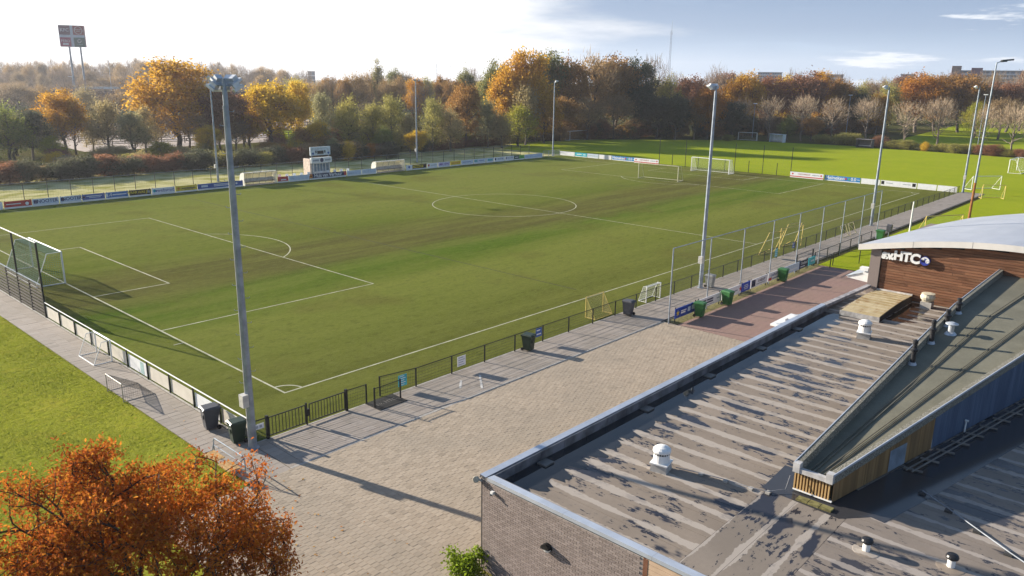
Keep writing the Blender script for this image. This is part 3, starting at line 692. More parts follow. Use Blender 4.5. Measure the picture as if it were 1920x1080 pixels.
for i in range(2):
    x = 62.4+i*2.2; t = thing('small_goal', (x,-4.9,0), ['small yellow goal leaning on the path fence past the opening','last small yellow goal leaning on the path fence'][i], 'goal')
    for a, b in (((x,-4.9,0),(x+.2,-4.4,1.15)),((x+1.5,-4.9,0),(x+1.7,-4.4,1.15)),((x+.2,-4.4,1.15),(x+1.7,-4.4,1.15)),((x,-4.9,.03),(x+1.5,-4.9,.03)),((x+.2,-4.4,1.15),(x+.9,-5.4,.03))):
        MB().tube(a, b, .03, .03, 6).build('bar', P('pale_yellow_paint', (.50,.43,.25), .6), t)

# ------------------------------------------------------------------ bins, bench, bits
def bin_(x, y, rz, mat, label, s=1.):
    t = thing('wheelie_bin', (x,y,.02), label, 'bin', 'wheelie bins round the pitch')
    m = MB(); w0, d0, w1, d1, h = .22, .25, .28, .33, .95
    m.add([(-w0,-d0,.06),(w0,-d0,.06),(w0,d0*.8,.06),(-w0,d0*.8,.06),(-w1,-d1,h),(w1,-d1,h),(w1,d1,h),(-w1,d1,h)], [(0,3,2,1),(0,1,5,4),(1,2,6,5),(2,3,7,6),(3,0,4,7),(4,5,6,7)])
    m.box((-w1-.02,-d1-.02,h-.07),(w1+.02,d1+.02,h-.003))
    m.box((-.12,-d1-.01,h*.55),(.12,-d1*.86,h*.75))
    def put(mb, nm, mt, par=t):
        o = mb.build(nm, mt, None, (0,0,0)); o.parent = par; return o
    put(m, 'body', mat)
    l = MB(); l.add([(-.31,-.37,h),(.31,-.37,h),(.31,.36,h),(-.31,.36,h),(-.27,-.30,h+.06),(.27,-.30,h+.06),(.25,.28,h+.09),(-.25,.28,h+.09)], [(0,3,2,1),(0,1,5,4),(1,2,6,5),(2,3,7,6),(3,0,4,7),(4,5,6,7)])
    lid = put(l, 'lid', mat); put(MB().box((-.10,-.42,h+.005),(.10,-.36,h+.035)), 'lid_grip', mat, lid)
    put(MB().tube((-.24,.40,h-.02),(.24,.40,h-.02),.02,.02,6).box((-.25,.33,h-.045),(-.21,.41,h)).box((.21,.33,h-.045),(.25,.41,h)), 'handle', mat)
    for sx in (-1, 1): put(MB().tube((sx*.22,.26,.10),(sx*.28,.26,.10),.10,.10,12), 'wheel', rub)
    t.rotation_euler = (0,0,rz); t.scale = (s,s,s); return t
bin_(-4.55,-1.30, R(-100), grey_p, 'grey-black bin on the side path before the cream boards', 1.08)
bin_(-4.40,-3.42, R(-100), dgreen_p, 'dark green bin tucked between mast and boarded rail', 1.02)
bin_(13.45,-4.55, R(10), dgreen_p, 'dark green bin standing at the fence along the slab path')
bin_(23.6,-4.70, R(185), grey_p, 'slate grey bin at the fence between the two small goals', 1.05)
bin_(34.35,-4.95, R(0), P('pale_grey_plastic', (.20,.205,.20), .5), 'pale grey bin at the foot of the floodlight mast')
bin_(26.75,-8.35, R(8), green_p, 'green bin beside the dark blue advert', 1.02)
bin_(30.75,-8.3, R(-6), green_p, 'green bin before the middle of the white adverts', 1.05)
bin_(40.3,-8.2, R(4), green_p, 'green bin farthest along the adverts', 1.05)
bin_(63.7,-8.1, R(0), green_p, 'lone green bin on the lawn beyond the adverts', 1.1)
t = thing('litter_bin', (65.6,-8.3,0), 'grey litter bin on a post beside the lone green bin', 'bin')
MB().tube((65.6,-8.3,0),(65.6,-8.3,1.0),.03,.03,6).build('post', galv, t); MB().box((65.35,-8.55,.75),(65.85,-8.1,1.25)).tube((65.6,-8.56,1.25),(65.6,-8.1,1.25),.25,.25,12).build('body', grey_p, t)
# bench with steel hoops at the lawn corner
t = thing('bench', (-5.95,-5.5,0), 'steel hoop bench with yellow-brown wooden slats at the lawn corner', 'bench')
for y in (-4.2,-6.5):
    MB().path([(-6.25,y,0),(-6.25,y,.45),(-5.95,y,.45),(-5.85,y,.85)], .022, 6).build('frame_leg', galv, t)
m = MB(); m.path([(-5.80,-6.6,0),(-5.80,-6.6,.80),(-5.82,-6.45,.95),(-5.82,-4.2,.95),(-5.80,-4.05,.80),(-5.80,-4.05,0)], .026, 8); m.build('hoop', galv, t)
MB().tube((-5.80,-6.6,.6),(-5.80,-4.05,.6),.018,.018,6).build('rail', galv, t)
for k in range(4): MB().box((-6.42+k*.13,-6.45,.46),(-6.31+k*.13,-5.55,.495)).build('slat', wood_y, t); MB().box((-6.42+k*.13,-5.2,.46),(-6.31+k*.13,-4.3,.495)).build('slat', wood_y, t)
# shelters on the far field
def shelter(x, y, rz, mat, label, w=3.4):
    t = thing('field_shelter', (x,y,0), label, 'dugout')
    m = MB(); m.box((0,-w/2,0),(.08,w/2,2.0)); m.box((-1.3,-w/2,0),(0,-w/2+.08,2.0)); m.box((-1.3,w/2-.08,0),(0,w/2,2.0)); m.build('shell', mat, None, (0,0,0)).parent = t
    MB().box((-1.5,-w/2-.1,2.0),(.15,w/2+.1,2.1)).build('roof', mat, None, (0,0,0)).parent = t
    MB().box((-.5,-w/2+.15,.42),(-.05,w/2-.15,.5)).build('seat', white, None, (0,0,0)).parent = t
    t.rotation_euler = (0,0,rz)
shelter(186.5,58.0,R(-12),P('white_shelter',(.55,.60,.66),.5),'white bench shelter at the far field edge beside the wood',4.2)
shelter(187.2,35.4,R(-10),P('grey_shelter',(.13,.12,.13),.6),'dark grey bench shelter before the olive shrubs',4.0)

# ------------------------------------------------------------------ dugouts and scoreboard
_n = N('clear_dugout_sheet', .35, 0, .4); _n.col((.86,.82,.66)); _n.b.inputs['Transmission Weight'].default_value = .65; DUG = _n.m
def dugout(x0, x1, y, label):
    t = thing('dugout', (x0,y,0), label, 'dugout')
    pol = DUG
    pts = [(y+.9, .0), (y+.95, .9), (y+.80, 1.45), (y+.45, 1.80), (y-.1, 1.92), (y-.45, 1.85)]
    for x in (x0, x1):
        side = MB(); side.prism([(x,y+.9,0),(x,y+.95,.9),(x,y+.8,1.45),(x,y+.45,1.8),(x,y-.1,1.92),(x,y-.45,1.85),(x,y-.35,.9),(x,y-.5,0)], (.05,0,0)); side.build('side_panel', P('dugout_side', (.80,.77,.66), .45), t)
    k = 5; L = (x1-x0)/k
    for i in range(k):
        m = MB(); a = x0+i*L+.05; b = x0+(i+1)*L
        for (ya, za), (yb, zb) in zip(pts, pts[1:]): m.obox(((a+b)/2,(ya+yb)/2,(za+zb)/2), ((b-a)/2,0,0), (0,(yb-ya)/2,(zb-za)/2), Vector((0,-(zb-za),(yb-ya))).normalized()*.01)
        m.build('roof_pane', pol, t)
        m = MB(); m.path([(b,p[0]-.0,p[1]) for p in pts], .03, 6); m.build('rib', galv, t)
    MB().box((x0+.1,y+.2,.40),(x1,y+.6,.48)).build('seat', P('dugout_seat', (.14,.13,.13), .6), t); MB().box((x0+.1,y+.60,.5),(x1,y+.66,.95)).build('backrest', P('dugout_seat2', (.50,.47,.43), .6), t)
    MB().box((x0,y-.5,.0),(x1,y+.9,.05)).build('floor', concrete, t)
dugout(37.4,42.6,71.7,'cream dugout with clear curved roof next to the blue board')
dugout(61.3,67.4,71.9,'second cream dugout with clear curved roof past the scoreboard')
t = thing('scoreboard', (50.2,73.4,0), 'two tier scoreboard with digital clock above the far boards', 'scoreboard')
for x in (50.35,53.45): MB().tube((x,73.5,0),(x,73.5,4.8),.07,.07,8).build('post', galv, t)
MB().box((50.0,73.3,3.45),(53.7,73.55,4.75)).build('upper_panel', P('scoreboard_panel', (.52,.58,.62), .45), t)
d = MB().box((51.25,73.28,3.65),(52.4,73.299,4.15)).build('clock_display', blackb, t)
for x in (50.9,52.55): MB().box((x,73.28,3.8),(x+.2,73.299,4.2)).build('score_digit', blackb, t)
for x in (50.3,53.15): MB().tube((x+.15,73.28,3.75),(x+.15,73.299,3.75),.18,.18,12).build('emblem', bluep, t)
MB().box((51.2,73.28,4.42),(52.2,73.299,4.5)).build('print_line', greyb, t)
MB().box((50.0,73.2,2.25),(53.8,73.6,3.1)).build('lower_sign', white, t)
MB().tube((51.95,73.19,2.68),(51.95,73.21,2.68),.33,.33,16).build('club_crest', navy, t)
for a, b in ((50.3,51.4),(52.5,53.6)): MB().box((a,73.19,2.52),(b,73.199,2.82)).build('print_line', greyb, t)
MB().box((50.2,73.6,.3),(53.7,75.4,2.25)).build('booth', P('booth_wall', (.66,.64,.60), .6), t)
for i in range(5): MB().box((50.75+i*.55,73.57,.9),(51.15+i*.55,73.599,2.1)).build('window_strip', P('booth_glass', (.16,.22,.26), .15), t)
MB().box((49.95,73.55,.2),(50.25,75.4,2.9)).build('door_panel', P('booth_door', (.62,.50,.42), .6), t)
# white bucket seats behind the boards
for i in range(10):
    x = 43.6+i*1.28 if i < 5 else 44.6+i*1.28
    t = thing('seat', (x,72.1,0), ['first','second','third','fourth','fifth','sixth','seventh','eighth','ninth','tenth'][i]+' white bucket seat from the first dugout behind the boards', 'seat', 'white seats behind the far boards')
    MB().box((x,72.1,.45),(x+.5,72.5,.52)).box((x,72.5,.45),(x+.5,72.56,1.08)).build('shell', white, t); MB().box((x+.2,72.25,0),(x+.3,72.35,.45)).build('leg', black, t)

# ------------------------------------------------------------------ advert boards
def board(a, b, z0, z1, mat, label, items=(), foot=True):
    a = Vector((*a, 0)); b = Vector((*b, 0)); d = (b-a); L = d.length; d /= L; nrm = Vector((d.y, -d.x, 0))     # faces the viewer
    t = thing('advert_board', tuple(a), label, 'board', 'advert boards round the pitch')
    c = (a+b)/2+Vector((0,0,(z0+z1)/2))
    p = MB().obox(c, d*(L/2-.02), nrm*.02, Vector((0,0,(z1-z0)/2))).build('panel', mat, t)
    if foot: MB().obox((a+b)/2+Vector((0,0,z0/2)), d*(L/2-.02), nrm*.012, Vector((0,0,z0/2-.006))).build('kick_strip', white, t)
    for q in (a+d*.15, b-d*.15): MB().beam(q-nrm*.06, q-nrm*.06+Vector((0,0,z1+.08)), .05).build('post', black, t)
    for it in items:
        if it[0] == 't':
            _, s, u, v, h, mt = it[:6]; k = it[6] if len(it) > 6 else {}
            text_obj(s, h, mt, p, a+d*L*u+nrm*.021+Vector((0,0,z0+(z1-z0)*v)), d, (0,0,1), .006, **k)
        elif it[0] == 'r':
            _, u0, u1, v0, v1, mt = it
            MB().obox(a+d*L*(u0+u1)/2+nrm*.024+Vector((0,0,z0+(z1-z0)*(v0+v1)/2)), d*L*(u1-u0)/2, nrm*.003, Vector((0,0,(z1-z0)*(v1-v0)/2))).build('printed_block', mt, p)
        elif it[0] == 'c':
            _, u, v, r, mt = it; q = a+d*L*u+Vector((0,0,z0+(z1-z0)*v)); MB().tube(q+nrm*.02, q+nrm*.03, r, r, 14).build('emblem', mt, p)
        elif it[0] == 's':
            _, u, v, r, mt = it; q = a+d*L*u+nrm*.022+Vector((0,0,z0+(z1-z0)*v))
            MB().prism([q+d*math.sin(i*math.pi/5)*(r if i % 2 == 0 else r*.4)+Vector((0,0,math.cos(i*math.pi/5)*(r if i % 2 == 0 else r*.4))) for i in range(10)], nrm*.008).build('star', mt, p)
Y = 71.35
nb = P('nooter_blue', (.03,.05,.16), .4)
F = lambda x0, x1, *a, **k: board((x0,Y), (x1,Y), .2, .88, *a, **k)
F(3.6,6.9, whiteb, 'plain white advert left of the red one', ())
F(7.0,9.95, redp, 'red advert with white gear emblem next to the first NOOTER board', [('r',.08,.6,.42,.56,white),('c',.82,.4,.2,white)])
for x0, x1, o in ((9.95,12.9,'first'),(12.95,15.45,'second')):
    F(x0, x1, pale, o+' NOOTER advert from the red board on the far touchline', [('t','NOOTER',.57,.52,.56,nb,{'offset':.008}),('r',.06,.2,.2,.8,nb),('t','S',.13,.5,.42,white,{'shear':.3}),('r',.86,.93,.4,.5,nb)])
F(15.5,18.25, bluep, 'blue advert with two rows of white print after the NOOTER boards', [('r',.2,.85,.55,.7,white),('r',.3,.8,.3,.42,pale),('r',.04,.14,.3,.7,navy)])
F(18.3,21.15, P('azure_board',(.04,.16,.42),.4), 'blue advert with big slanted white A before the black one', [('r',.02,.10,.2,.8,whiteb),('t','A',.20,.5,.62,white,{'shear':.35}),('r',.30,.9,.40,.58,white)])
F(21.2,24.05, blackb, 'black advert with yellow WAAR WAS JE lettering', [('t','WAAR WAS JE ?',.43,.52,.46,yelb,{'spacing':.9,'offset':.01}),('r',.82,.95,.25,.7,greyb)])
F(24.1,27.25, whiteb, 'white websmid advert after the black one', [('t','websmid',.60,.5,.64,P('web_violet',(.06,.04,.22),.4)),('c',.12,.5,.2,turq),('c',.2,.45,.12,bluep)])
F(27.3,30.35, yelb, 'yellow advert with orange emblem beside the websmid board', [('s',.14,.5,.28,orangeb),('r',.3,.92,.42,.56,navy),('r',.4,.8,.2,.3,navy)])
F(30.4,37.2, bluep, 'long blue advert running up to the first dugout', [('r',.08,.22,.3,.7,pale),('r',.35,.75,.58,.72,white),('r',.35,.7,.3,.45,white),('c',.85,.5,.15,white)])
F(42.8,44.6, redp, 'short red advert right of the first dugout', [('r',.3,.8,.2,.45,white)])
F(44.65,48.3, pale, 'pale board with swoosh next to the short red advert', [('t','~',.2,.5,.7,greyb)])
F(48.35,55.2, navy, 'navy Huis van Verhuur advert below the scoreboard', [('t','Huis van Verhuur',.50,.5,.80,white,{'offset':.012,'spacing':.92}),('r',.0,.07,.1,.9,orangeb),('c',.035,.5,.14,blackb),('r',.93,1.,.1,.95,redp)])
F(55.3,58.2, pale, 'plain pale board right of Huis van Verhuur', [('r',.1,.5,.3,.4,greyb)])
F(58.25,61.2, pale, 'pale board with grey wing mark touching the second dugout', [('t','v',.4,.5,.6,greyb,{'shear':.6})])
F(67.6,69.0, whiteb, 'white board with round blue crest past the second dugout', [('c',.5,.5,.22,bluep)])
F(69.05,72.3, blackb, 'black and yellow advert in front of the middle far mast', [('r',.05,.75,.2,.8,yelb),('r',.12,.66,.40,.62,blackb)])
F(72.4,74.9, whiteb, 'white advert with red leaf mark left of the purple one', [('c',.15,.5,.2,redp),('r',.35,.9,.4,.55,greyb)])
F(75.0,77.9, P('lilac_board',(.50,.48,.62),.4), 'lilac advert with purple print beside the orange-yellow one', [('r',.12,.4,.3,.7,purp),('r',.48,.9,.4,.62,purp)])
F(78.0,80.6, yelb, 'orange-yellow advert left of the pale blue run', [('r',.1,.9,.4,.6,orangeb)])
F(80.7,83.9, pale, 'pale blue advert after the orange-yellow one', [('r',.15,.8,.45,.55,bluep)])
F(84.0,87.2, pale, 'pale advert with two teal blocks', [('r',.02,.3,.25,.75,tealb),('r',.4,.85,.45,.58,bluep)])
F(87.3,89.4, pale, 'pale advert with one teal block before the small NOOTER boards', [('r',.2,.85,.2,.75,tealb)])
for x0, x1, o in ((89.5,92.5,'nearer'),(92.6,95.1,'farther')):
    F(x0, x1, whiteb, o+' of two small NOOTER adverts towards the far corner', [('t','NOOTER',.58,.5,.40,nb),('r',.05,.18,.2,.8,nb)])
F(95.2,96.7, darkgreenb, 'dark green advert towards the far corner', [('r',.2,.8,.4,.6,white)])
F(96.75,98.2, greenb, 'bright green advert towards the far corner', [('r',.2,.8,.45,.55,darkgreenb)])
F(98.3,103.8, P('sky_board',(.46,.56,.70),.4), 'long pale blue board at the end of the far touchline', ())
X = 110.75
E_ = lambda y0, y1, *a, **k: board((X,y0), (X,y1), .14, .86, *a, **k)
E_(72.3,68.4, whiteb, 'white board at the far corner left of the turquoise one', ())
E_(68.3,65.2, turq, 'turquoise advert behind the far goal line', [('r',.15,.55,.4,.62,white),('r',.7,.9,.4,.6,white)])
E_(65.1,62.2, pale, 'pale advert right of the turquoise one', [('r',.1,.9,.4,.55,greyb)])
E_(62.1,59.0, whiteb, 'blank white board before the left beer advert', ())
def beer(y0, y1, label):
    E_(y0, y1, P('beer_blue',(.03,.20,.50),.4), label, [('t','Heineken',.30,.52,.80,white,{'offset':.012}),('s',.60,.5,.26,redp),('r',.67,.72,.3,.7,greenb),('t','0.0',.81,.5,.70,white,{'offset':.01}),('r',.91,.98,.45,.55,white)])
beer(58.9,53.4,'blue Heineken 0.0 advert left of the far goal')
beer(16.0,10.2,'blue Heineken 0.0 advert right of the far goal')
def vak(y0, y1, x, label):
    board((x,y0), (x,y1), .14, .95, whiteb, label, [('t','VAKGARAGE',.42,.6,.36,P('vak_red',(.35,.05,.06),.4)),('r',.66,.88,.5,.66,greyb),('r',0,1,.0,.18,redp),('c',.08,.6,.15,redp),('c',.93,.6,.15,redp)])
vak(53.0,47.4,109.9,'white VAKGARAGE advert with red foot left of the far goal')
vak(21.8,16.1,110.6,'white VAKGARAGE advert with red foot right of the far goal')
E_(10.1,7.2, whiteb, 'blank white board between beer advert and twin logo board', ())
E_(7.1,1.8, whiteb, 'white board with two black logo squares near the path end', [('r',.02,.10,.15,.85,blackb),('r',.88,.97,.15,.85,blackb),('r',.16,.34,.42,.56,greyb),('r',.62,.84,.42,.56,greyb)])
E_(1.7,-1.0, whiteb, 'blank white board second from the end of the path', ())
E_(-1.1,-3.8, whiteb, 'blank white board last at the end of the path', ())
Y = -7.82
G = lambda x0, x1, *a, **k: board((x0,Y), (x1,Y), .24, .92, *a, foot=False, **k)
G(24.4,27.3, P('deep_blue_board',(.012,.05,.30),.4), 'deep blue advert with yellow flower mark at the red paving', [('s',.12,.5,.22,yelb),('r',.26,.5,.55,.65,white),('r',.26,.46,.32,.48,white),('r',.56,.68,.3,.75,pale),('r',.74,.95,.35,.8,pale)])
G(27.4,30.7, whiteb, 'white advert with rows of dark figures between two green bins', [('r',.2,.34,.6,.76,navy),('r',.38,.64,.6,.76,navy),('r',.2,.34,.34,.5,navy),('r',.38,.64,.34,.5,navy),('r',.2,.7,.12,.2,greyb),('r',.8,.92,.44,.58,greyb)])
G(30.8,33.8, whiteb, 'white advert behind the middle green bin', [('r',.35,.8,.4,.55,greyb),('s',.95,.5,.22,redp)])
G(33.85,35.3, P('royal_blue_board',(.03,.07,.40),.4), 'small royal blue advert between white ones', [('r',.3,.7,.65,.73,white),('r',.25,.75,.45,.53,white),('r',.3,.7,.25,.33,white)])
G(35.35,38.3, whiteb, 'white advert with square blue E emblem', [('r',.06,.26,.12,.88,navy),('t','E',.16,.5,.48,white),('t','KABELEX',.62,.6,.30,navy,{'shear':.3}),('r',.34,.85,.24,.34,greyb)])
G(38.35,40.4, whiteb, 'white advert with red tag left of the last green bin', [('t','Oostland',.5,.66,.34,nb),('r',.02,.32,.08,.4,redp),('r',.4,.95,.15,.25,nb)])
G(40.5,44.3, pale, 'pale advert right of the last green bin', [('r',.3,.9,.3,.4,white)])
G(44.4,46.2, navy, 'navy advert with white Oostland lettering near the fence gate', [('t','Oostland',.5,.66,.36,white),('r',.1,.6,.2,.3,white)])
G(46.25,47.7, turq, 'turquoise advert ending the row at the fence gate', [('r',.3,.8,.4,.6,pale)])
t = thing('hand_rail', (44.3,-7.5,0), 'black double rail above the navy advert', 'rail')
for z in (1.15,1.45): MB().tube((44.2,-7.6,z),(47.7,-7.6,z),.025,.025,6).build('bar', black, t)
for x in (44.2,47.6): MB().box((x-.05,-7.66,0),(x+.05,-7.56,1.5)).build('post', black, t)

# ------------------------------------------------------------------ club building
BX, BY = -3.6, -17.6; RZ = 3.15; PZ = 3.5; XE = 29.2
bld = thing('club_building', (BX,BY,0), 'low brick club building with striped bitumen roof and wooden upper parts', 'building')
# bitumen
def bitumen(name, base, light, dark, wet=1., axis=0, pitch=1.0, seam=.13, off=0.):
    n = N(name, .8, 0, .3)
    p = n.sepx(n.pos); a = p[axis]; rag = n.noise(1.1, 6, n.pos, rough=.65); fine = n.noise(7., 4, n.pos)
    fr = n.math('FRACT', n.math('ADD', n.math('DIVIDE', a, pitch), off))
    ds = n.math('MINIMUM', fr, n.math('SUBTRACT', 1., fr))
    ds = n.math('ADD', ds, n.math('MULTIPLY', n.math('SUBTRACT', rag, .5), .26))
    ds = n.math('ADD', ds, n.math('MULTIPLY', n.math('SUBTRACT', fine, .5), .10))
    idx = n.math('FLOOR', n.math('ADD', n.math('ADD', n.math('DIVIDE', a, pitch), off), .5))
    wv = n.noise(1., 4, n.comb(n.math('MULTIPLY', idx, 7.31), n.math('MULTIPLY', p[1-axis], .55), 0.), rough=.6)
    ds = n.math('SUBTRACT', ds, n.math('MULTIPLY', n.math('SUBTRACT', wv, .5), .34))
    lt = n.ramp(ds, seam*.80, seam*1.0, 1., 0.)
    o = n.mix(n.ramp(n.noise(.35, 5, n.pos), .3, .7), sc3(base, .86), sc3(base, 1.12))
    o = n.mix(n.math('MULTIPLY', n.ramp(fine, .3, .7), .25), o, sc3(base, .75))
    o = n.mix(n.math('MULTIPLY', lt, .85), o, light)
    st = (1., .42, 1.) if axis == 0 else (.42, 1., 1.)
    sp = n.noise(4.6, 5, n.pos, st, .70, (4, 2, 0)); big = n.noise(.33, 3, n.pos, None, .5, (1.7, 8.2, 0))
    w1 = n.ramp(n.math('ADD', sp, n.math('MULTIPLY', n.math('SUBTRACT', big, .5), .42)), .562, .606)
    bg_ = n.noise(1.15, 3, n.pos, st, .5, (3.3, 1.9, 0)); w2 = n.ramp(n.math('ADD', bg_, n.math('MULTIPLY', n.math('SUBTRACT', big, .5), .5)), .605, .645)
    w = n.math('MULTIPLY', n.math('MAXIMUM', w1, w2), wet)
    w = n.math('MULTIPLY', w, n.math('SUBTRACT', 1., n.math('MULTIPLY', lt, .75)))
    o = n.mix(w, o, dark); n.col(o); n.rough(n.mix(w, (.82,)*3, (.16,)*3))
    n.bump(n.noise(90., 3, n.pos), .15, .004)
    return n.m
bit_a = bitumen('bitumen_roof', (.225,.184,.146), (.37,.325,.28), (.028,.028,.036), 1., 0, 1.0, .16)
bit_x = bitumen('bitumen_cross_strip', (.21,.176,.144), (.35,.31,.27), (.028,.028,.036), 1., 1, 1.0, .10, .22)
bit_d = bitumen('bitumen_far_roof', (.205,.172,.144), (.34,.30,.265), (.028,.028,.036), .9, 0, 1.0, .11)
# walls
MB().box((BX+.12,-48,0),(XE+20,BY-.12,RZ-.02)).build('core_wall', P('core_wall',(.2,.17,.15),.8), bld)
# bricks of the end wall
n = N('brown_brick', .85, 0, .2)
r = n.math('FRACT', n.math('ADD', n.rnd, n.isl))
o = n.mix(r, (.225,.185,.168), (.315,.262,.240)); o = n.mix(n.math('MULTIPLY', n.ramp(n.noise(40.,3,n.pos), .4, .7), .3), o, (.08,.06,.055)); n.col(o); n.bump(n.noise(120.,2,n.pos), .3, .003); brick_m = n.m
mortar = P('mortar', (.40,.37,.34), .95, 0, .12, 8.)
wall = MB().box((BX+.012,-23.62,0),(BX+.13,BY+0.0,PZ-.18)).build('brick_wall', mortar, bld)
MB().box((BX+.012,BY-.13,0),(XE-1,BY-.012,PZ-.18)).build('long_wall', brick_m, bld)
BL, BH = .222, .0735
bm_ = MB().box((-.012,-BL/2+.006,-BH/2+.006),(.02,BL/2-.006,BH/2-.006)); bme = bm_.mesh('brick'); bme.materials.append(brick_m)
bc = []
for k in range(45):
    z = .06+BH*(k+.5)
    if z > PZ-.2: break
    for j in range(28):
        y = BY-.012-BL*(j+.5)-(BL/2 if k % 2 else 0)+.0
        if y-BL/2 > -23.70: bc.append((BX+.0, y, z))
    if k % 2: MB().box((BX-.012,BY-.012-BL/2+.006,z-BH/2+.006),(BX+.02,BY-.018,z+BH/2-.006)).build('half_brick', brick_m, wall)
bc.sort(key=lambda c: (c[0]-CX)**2+(c[1]-CY)**2+(c[2]-CZ)**2)
for c in bc[:300]: inst('brick', bme, wall, c)
m = MB()
for c in bc[300:]: m.add([(a+c[0], b+c[1], d+c[2]) for a, b, d in bm_.v], bm_.f)
struct(m.build('brick_courses', brick_m, wall), 'stuff')
MB().box((BX-.02,-23.6,0),(BX+.012,BY+.02,.10)).build('mossy_plinth', P('mossy_plinth',(.26,.22,.05),.9,0,.3,5.), bld)
MB().tube((BX+.02,BY+.03,0),(BX+.02,BY+.03,PZ-.15),.03,.03,6).build('corner_joint', P('dark_joint',(.09,.08,.075),.8), bld)
# wooden boards on the end wall
bw = P('pale_cladding', (.50,.36,.25), .7, 0, .15, 1.5)
cl = MB().box((BX+.03,-30,0),(BX+.13,-23.64,PZ-.18)).build('cladding', P('dark_gap',(.03,.025,.02),.9), bld)
for k in range(22): MB().box((BX-.01,-30,.10+k*.148),(BX+.03,-23.68,.10+k*.148+.136)).build('clapboard', bw, cl)
MB().box((BX-.018,-23.74,0),(BX+.03,-23.60,PZ-.18)).build('edge_trim', P('rust_trim',(.16,.07,.04),.7), cl)
# bulkhead lamp and camera on the brick wall
t = thing('wall_lamp', (BX,-20.35,2.15), 'round bulkhead lamp with black hood on the brick wall', 'lamp')
MB().tube((BX-.012,-20.35,2.15),(BX-.06,-20.35,2.15),.15,.15,16).build('base', black, t)
m = MB(); m.lathe((0,0,0),[(.14,.0),(.13,.06),(.08,.10),(.02,.115)],16); o = m.build('diffuser', white, None, (0,0,0)); o.parent = t; o.location = (-.06,0,0); o.rotation_euler = (0,-math.pi/2,0)
m = MB(); m.prism([(BX-.06,-20.35+.16*math.cos(a),2.15+.16*math.sin(a)) for a in [math.pi*i/10-.1 for i in range(11)]], (-.13,0,0)); m.build('hood', black, t)
t = thing('wall_sensor', (BX,-18.1,3.05), 'small white sensor under the coping near the wall corner', 'sensor'); MB().box((BX-.12,-18.16,3.02),(BX-.012,-18.06,3.12)).build('body', white, t); MB().box((BX-.16,-18.14,3.0),(BX-.12,-18.08,3.05)).build('lens', glass_d, t)
t = thing('corner_spotlight', (BX-.1,BY+.15,3.3), 'cream round floodlight on the building corner', 'lamp'); o = MB().lathe((0,0,0),[(.05,-.10),(.10,.0),(.11,.08),(.09,.09)],14).build('head', P('cream_metal',(.42,.38,.30),.5), None, (0,0,0)); o.parent = t; o.rotation_euler = (R(20),R(-65),0); MB().beam((BX-.1,BY+.15,3.3),(BX+.05,BY-.02,3.25),.05).build('bracket', galv, t)
# parapet with coping
MB().box((BX+.0,BY-.26,PZ-.18),(23.6,BY+.0,PZ-.05)).build('parapet', P('parapet_side',(.22,.21,.21),.6,0,.4,1.2), bld)
MB().box((BX+.0,-40,PZ-.18),(BX+.26,BY-.28,PZ-.03)).build('parapet', P('parapet_side2',(.22,.21,.21),.6), bld)
inner = P('parapet_inner',(.15,.15,.16),.5,0,.5,1.5)
x = BX
while x < 23.4:
    L = min(1.25, 23.6-x); MB().box((x+.01,BY-.30,RZ-.02),(x+L-.012,BY-.285,PZ-.035)).build('upstand_panel', inner, bld); x += L
x = BX-.05
while x < 23.5:
    L = min(3.0, 23.65-x); MB().add([(x,BY+.05,PZ-.12),(x+L-.006,BY+.05,PZ-.12),(x+L-.006,BY+.05,PZ),(x,BY+.05,PZ),(x,BY-.20,PZ-.022),(x+L-.006,BY-.20,PZ-.022)],[(0,1,2,3),(3,2,5,4)]).build('coping', alu, bld); x += L
y = BY-.27
while y > -32:
    L = 3.0; MB().add([(BX-.05,y,PZ-.12),(BX-.05,y-L+.006,PZ-.12),(BX-.05,y-L+.006,PZ),(BX-.05,y,PZ),(BX+.24,y,PZ-.03),(BX+.24,y-L+.006,PZ-.03)],[(3,2,1,0),(4,5,2,3)]).build('coping', alu, bld); y -= L
# roof sheets: strips a metre wide along y, then cross strips, then the far field
roof = MB().box((BX+.2,-48,RZ-.06),(XE+16,BY-.29,RZ-.012)).build('roof', P('roof_deck',(.12,.11,.10),.9), bld)
sh = MB().box((0,-24.25,-.012),(.985,BY-.30,0)).mesh('bitumen_sheet'); sh.materials.append(bit_a)
for i in range(33):
    ob = bpy.data.objects.new('bitumen_sheet', sh); COL.objects.link(ob); ob.parent = roof; ob.location = (-BX+(-3.3+i)+.0, -BY, RZ+.001*(i % 2)); ob['_w'] = [0,0,0]
    w = wloc(bld); ob.location = (-3.34+i-w[0], 0-w[1], RZ+.001*(i % 2)-w[2])
for k, (y0, y1) in enumerate(((-25.25,-24.26),(-26.70,-25.26))):
    for j in range(4):
        MB().box((BX+.26+j*8.2,y0,RZ-.01),(BX+.26+j*8.2+8.19,y1,RZ+.002+.001*k)).build('bitumen_sheet', bit_x, roof)
sh2 = MB().box((0,-47,-.012),(.985,-26.71,0)).mesh('bitumen_sheet'); sh2.materials.append(bit_d)
for i in range(46):
    ob = bpy.data.objects.new('bitumen_sheet', sh2); COL.objects.link(ob); ob.parent = roof; ob.location = (-3.34+i-w[0], -w[1], RZ+.001*(i % 2)-w[2])
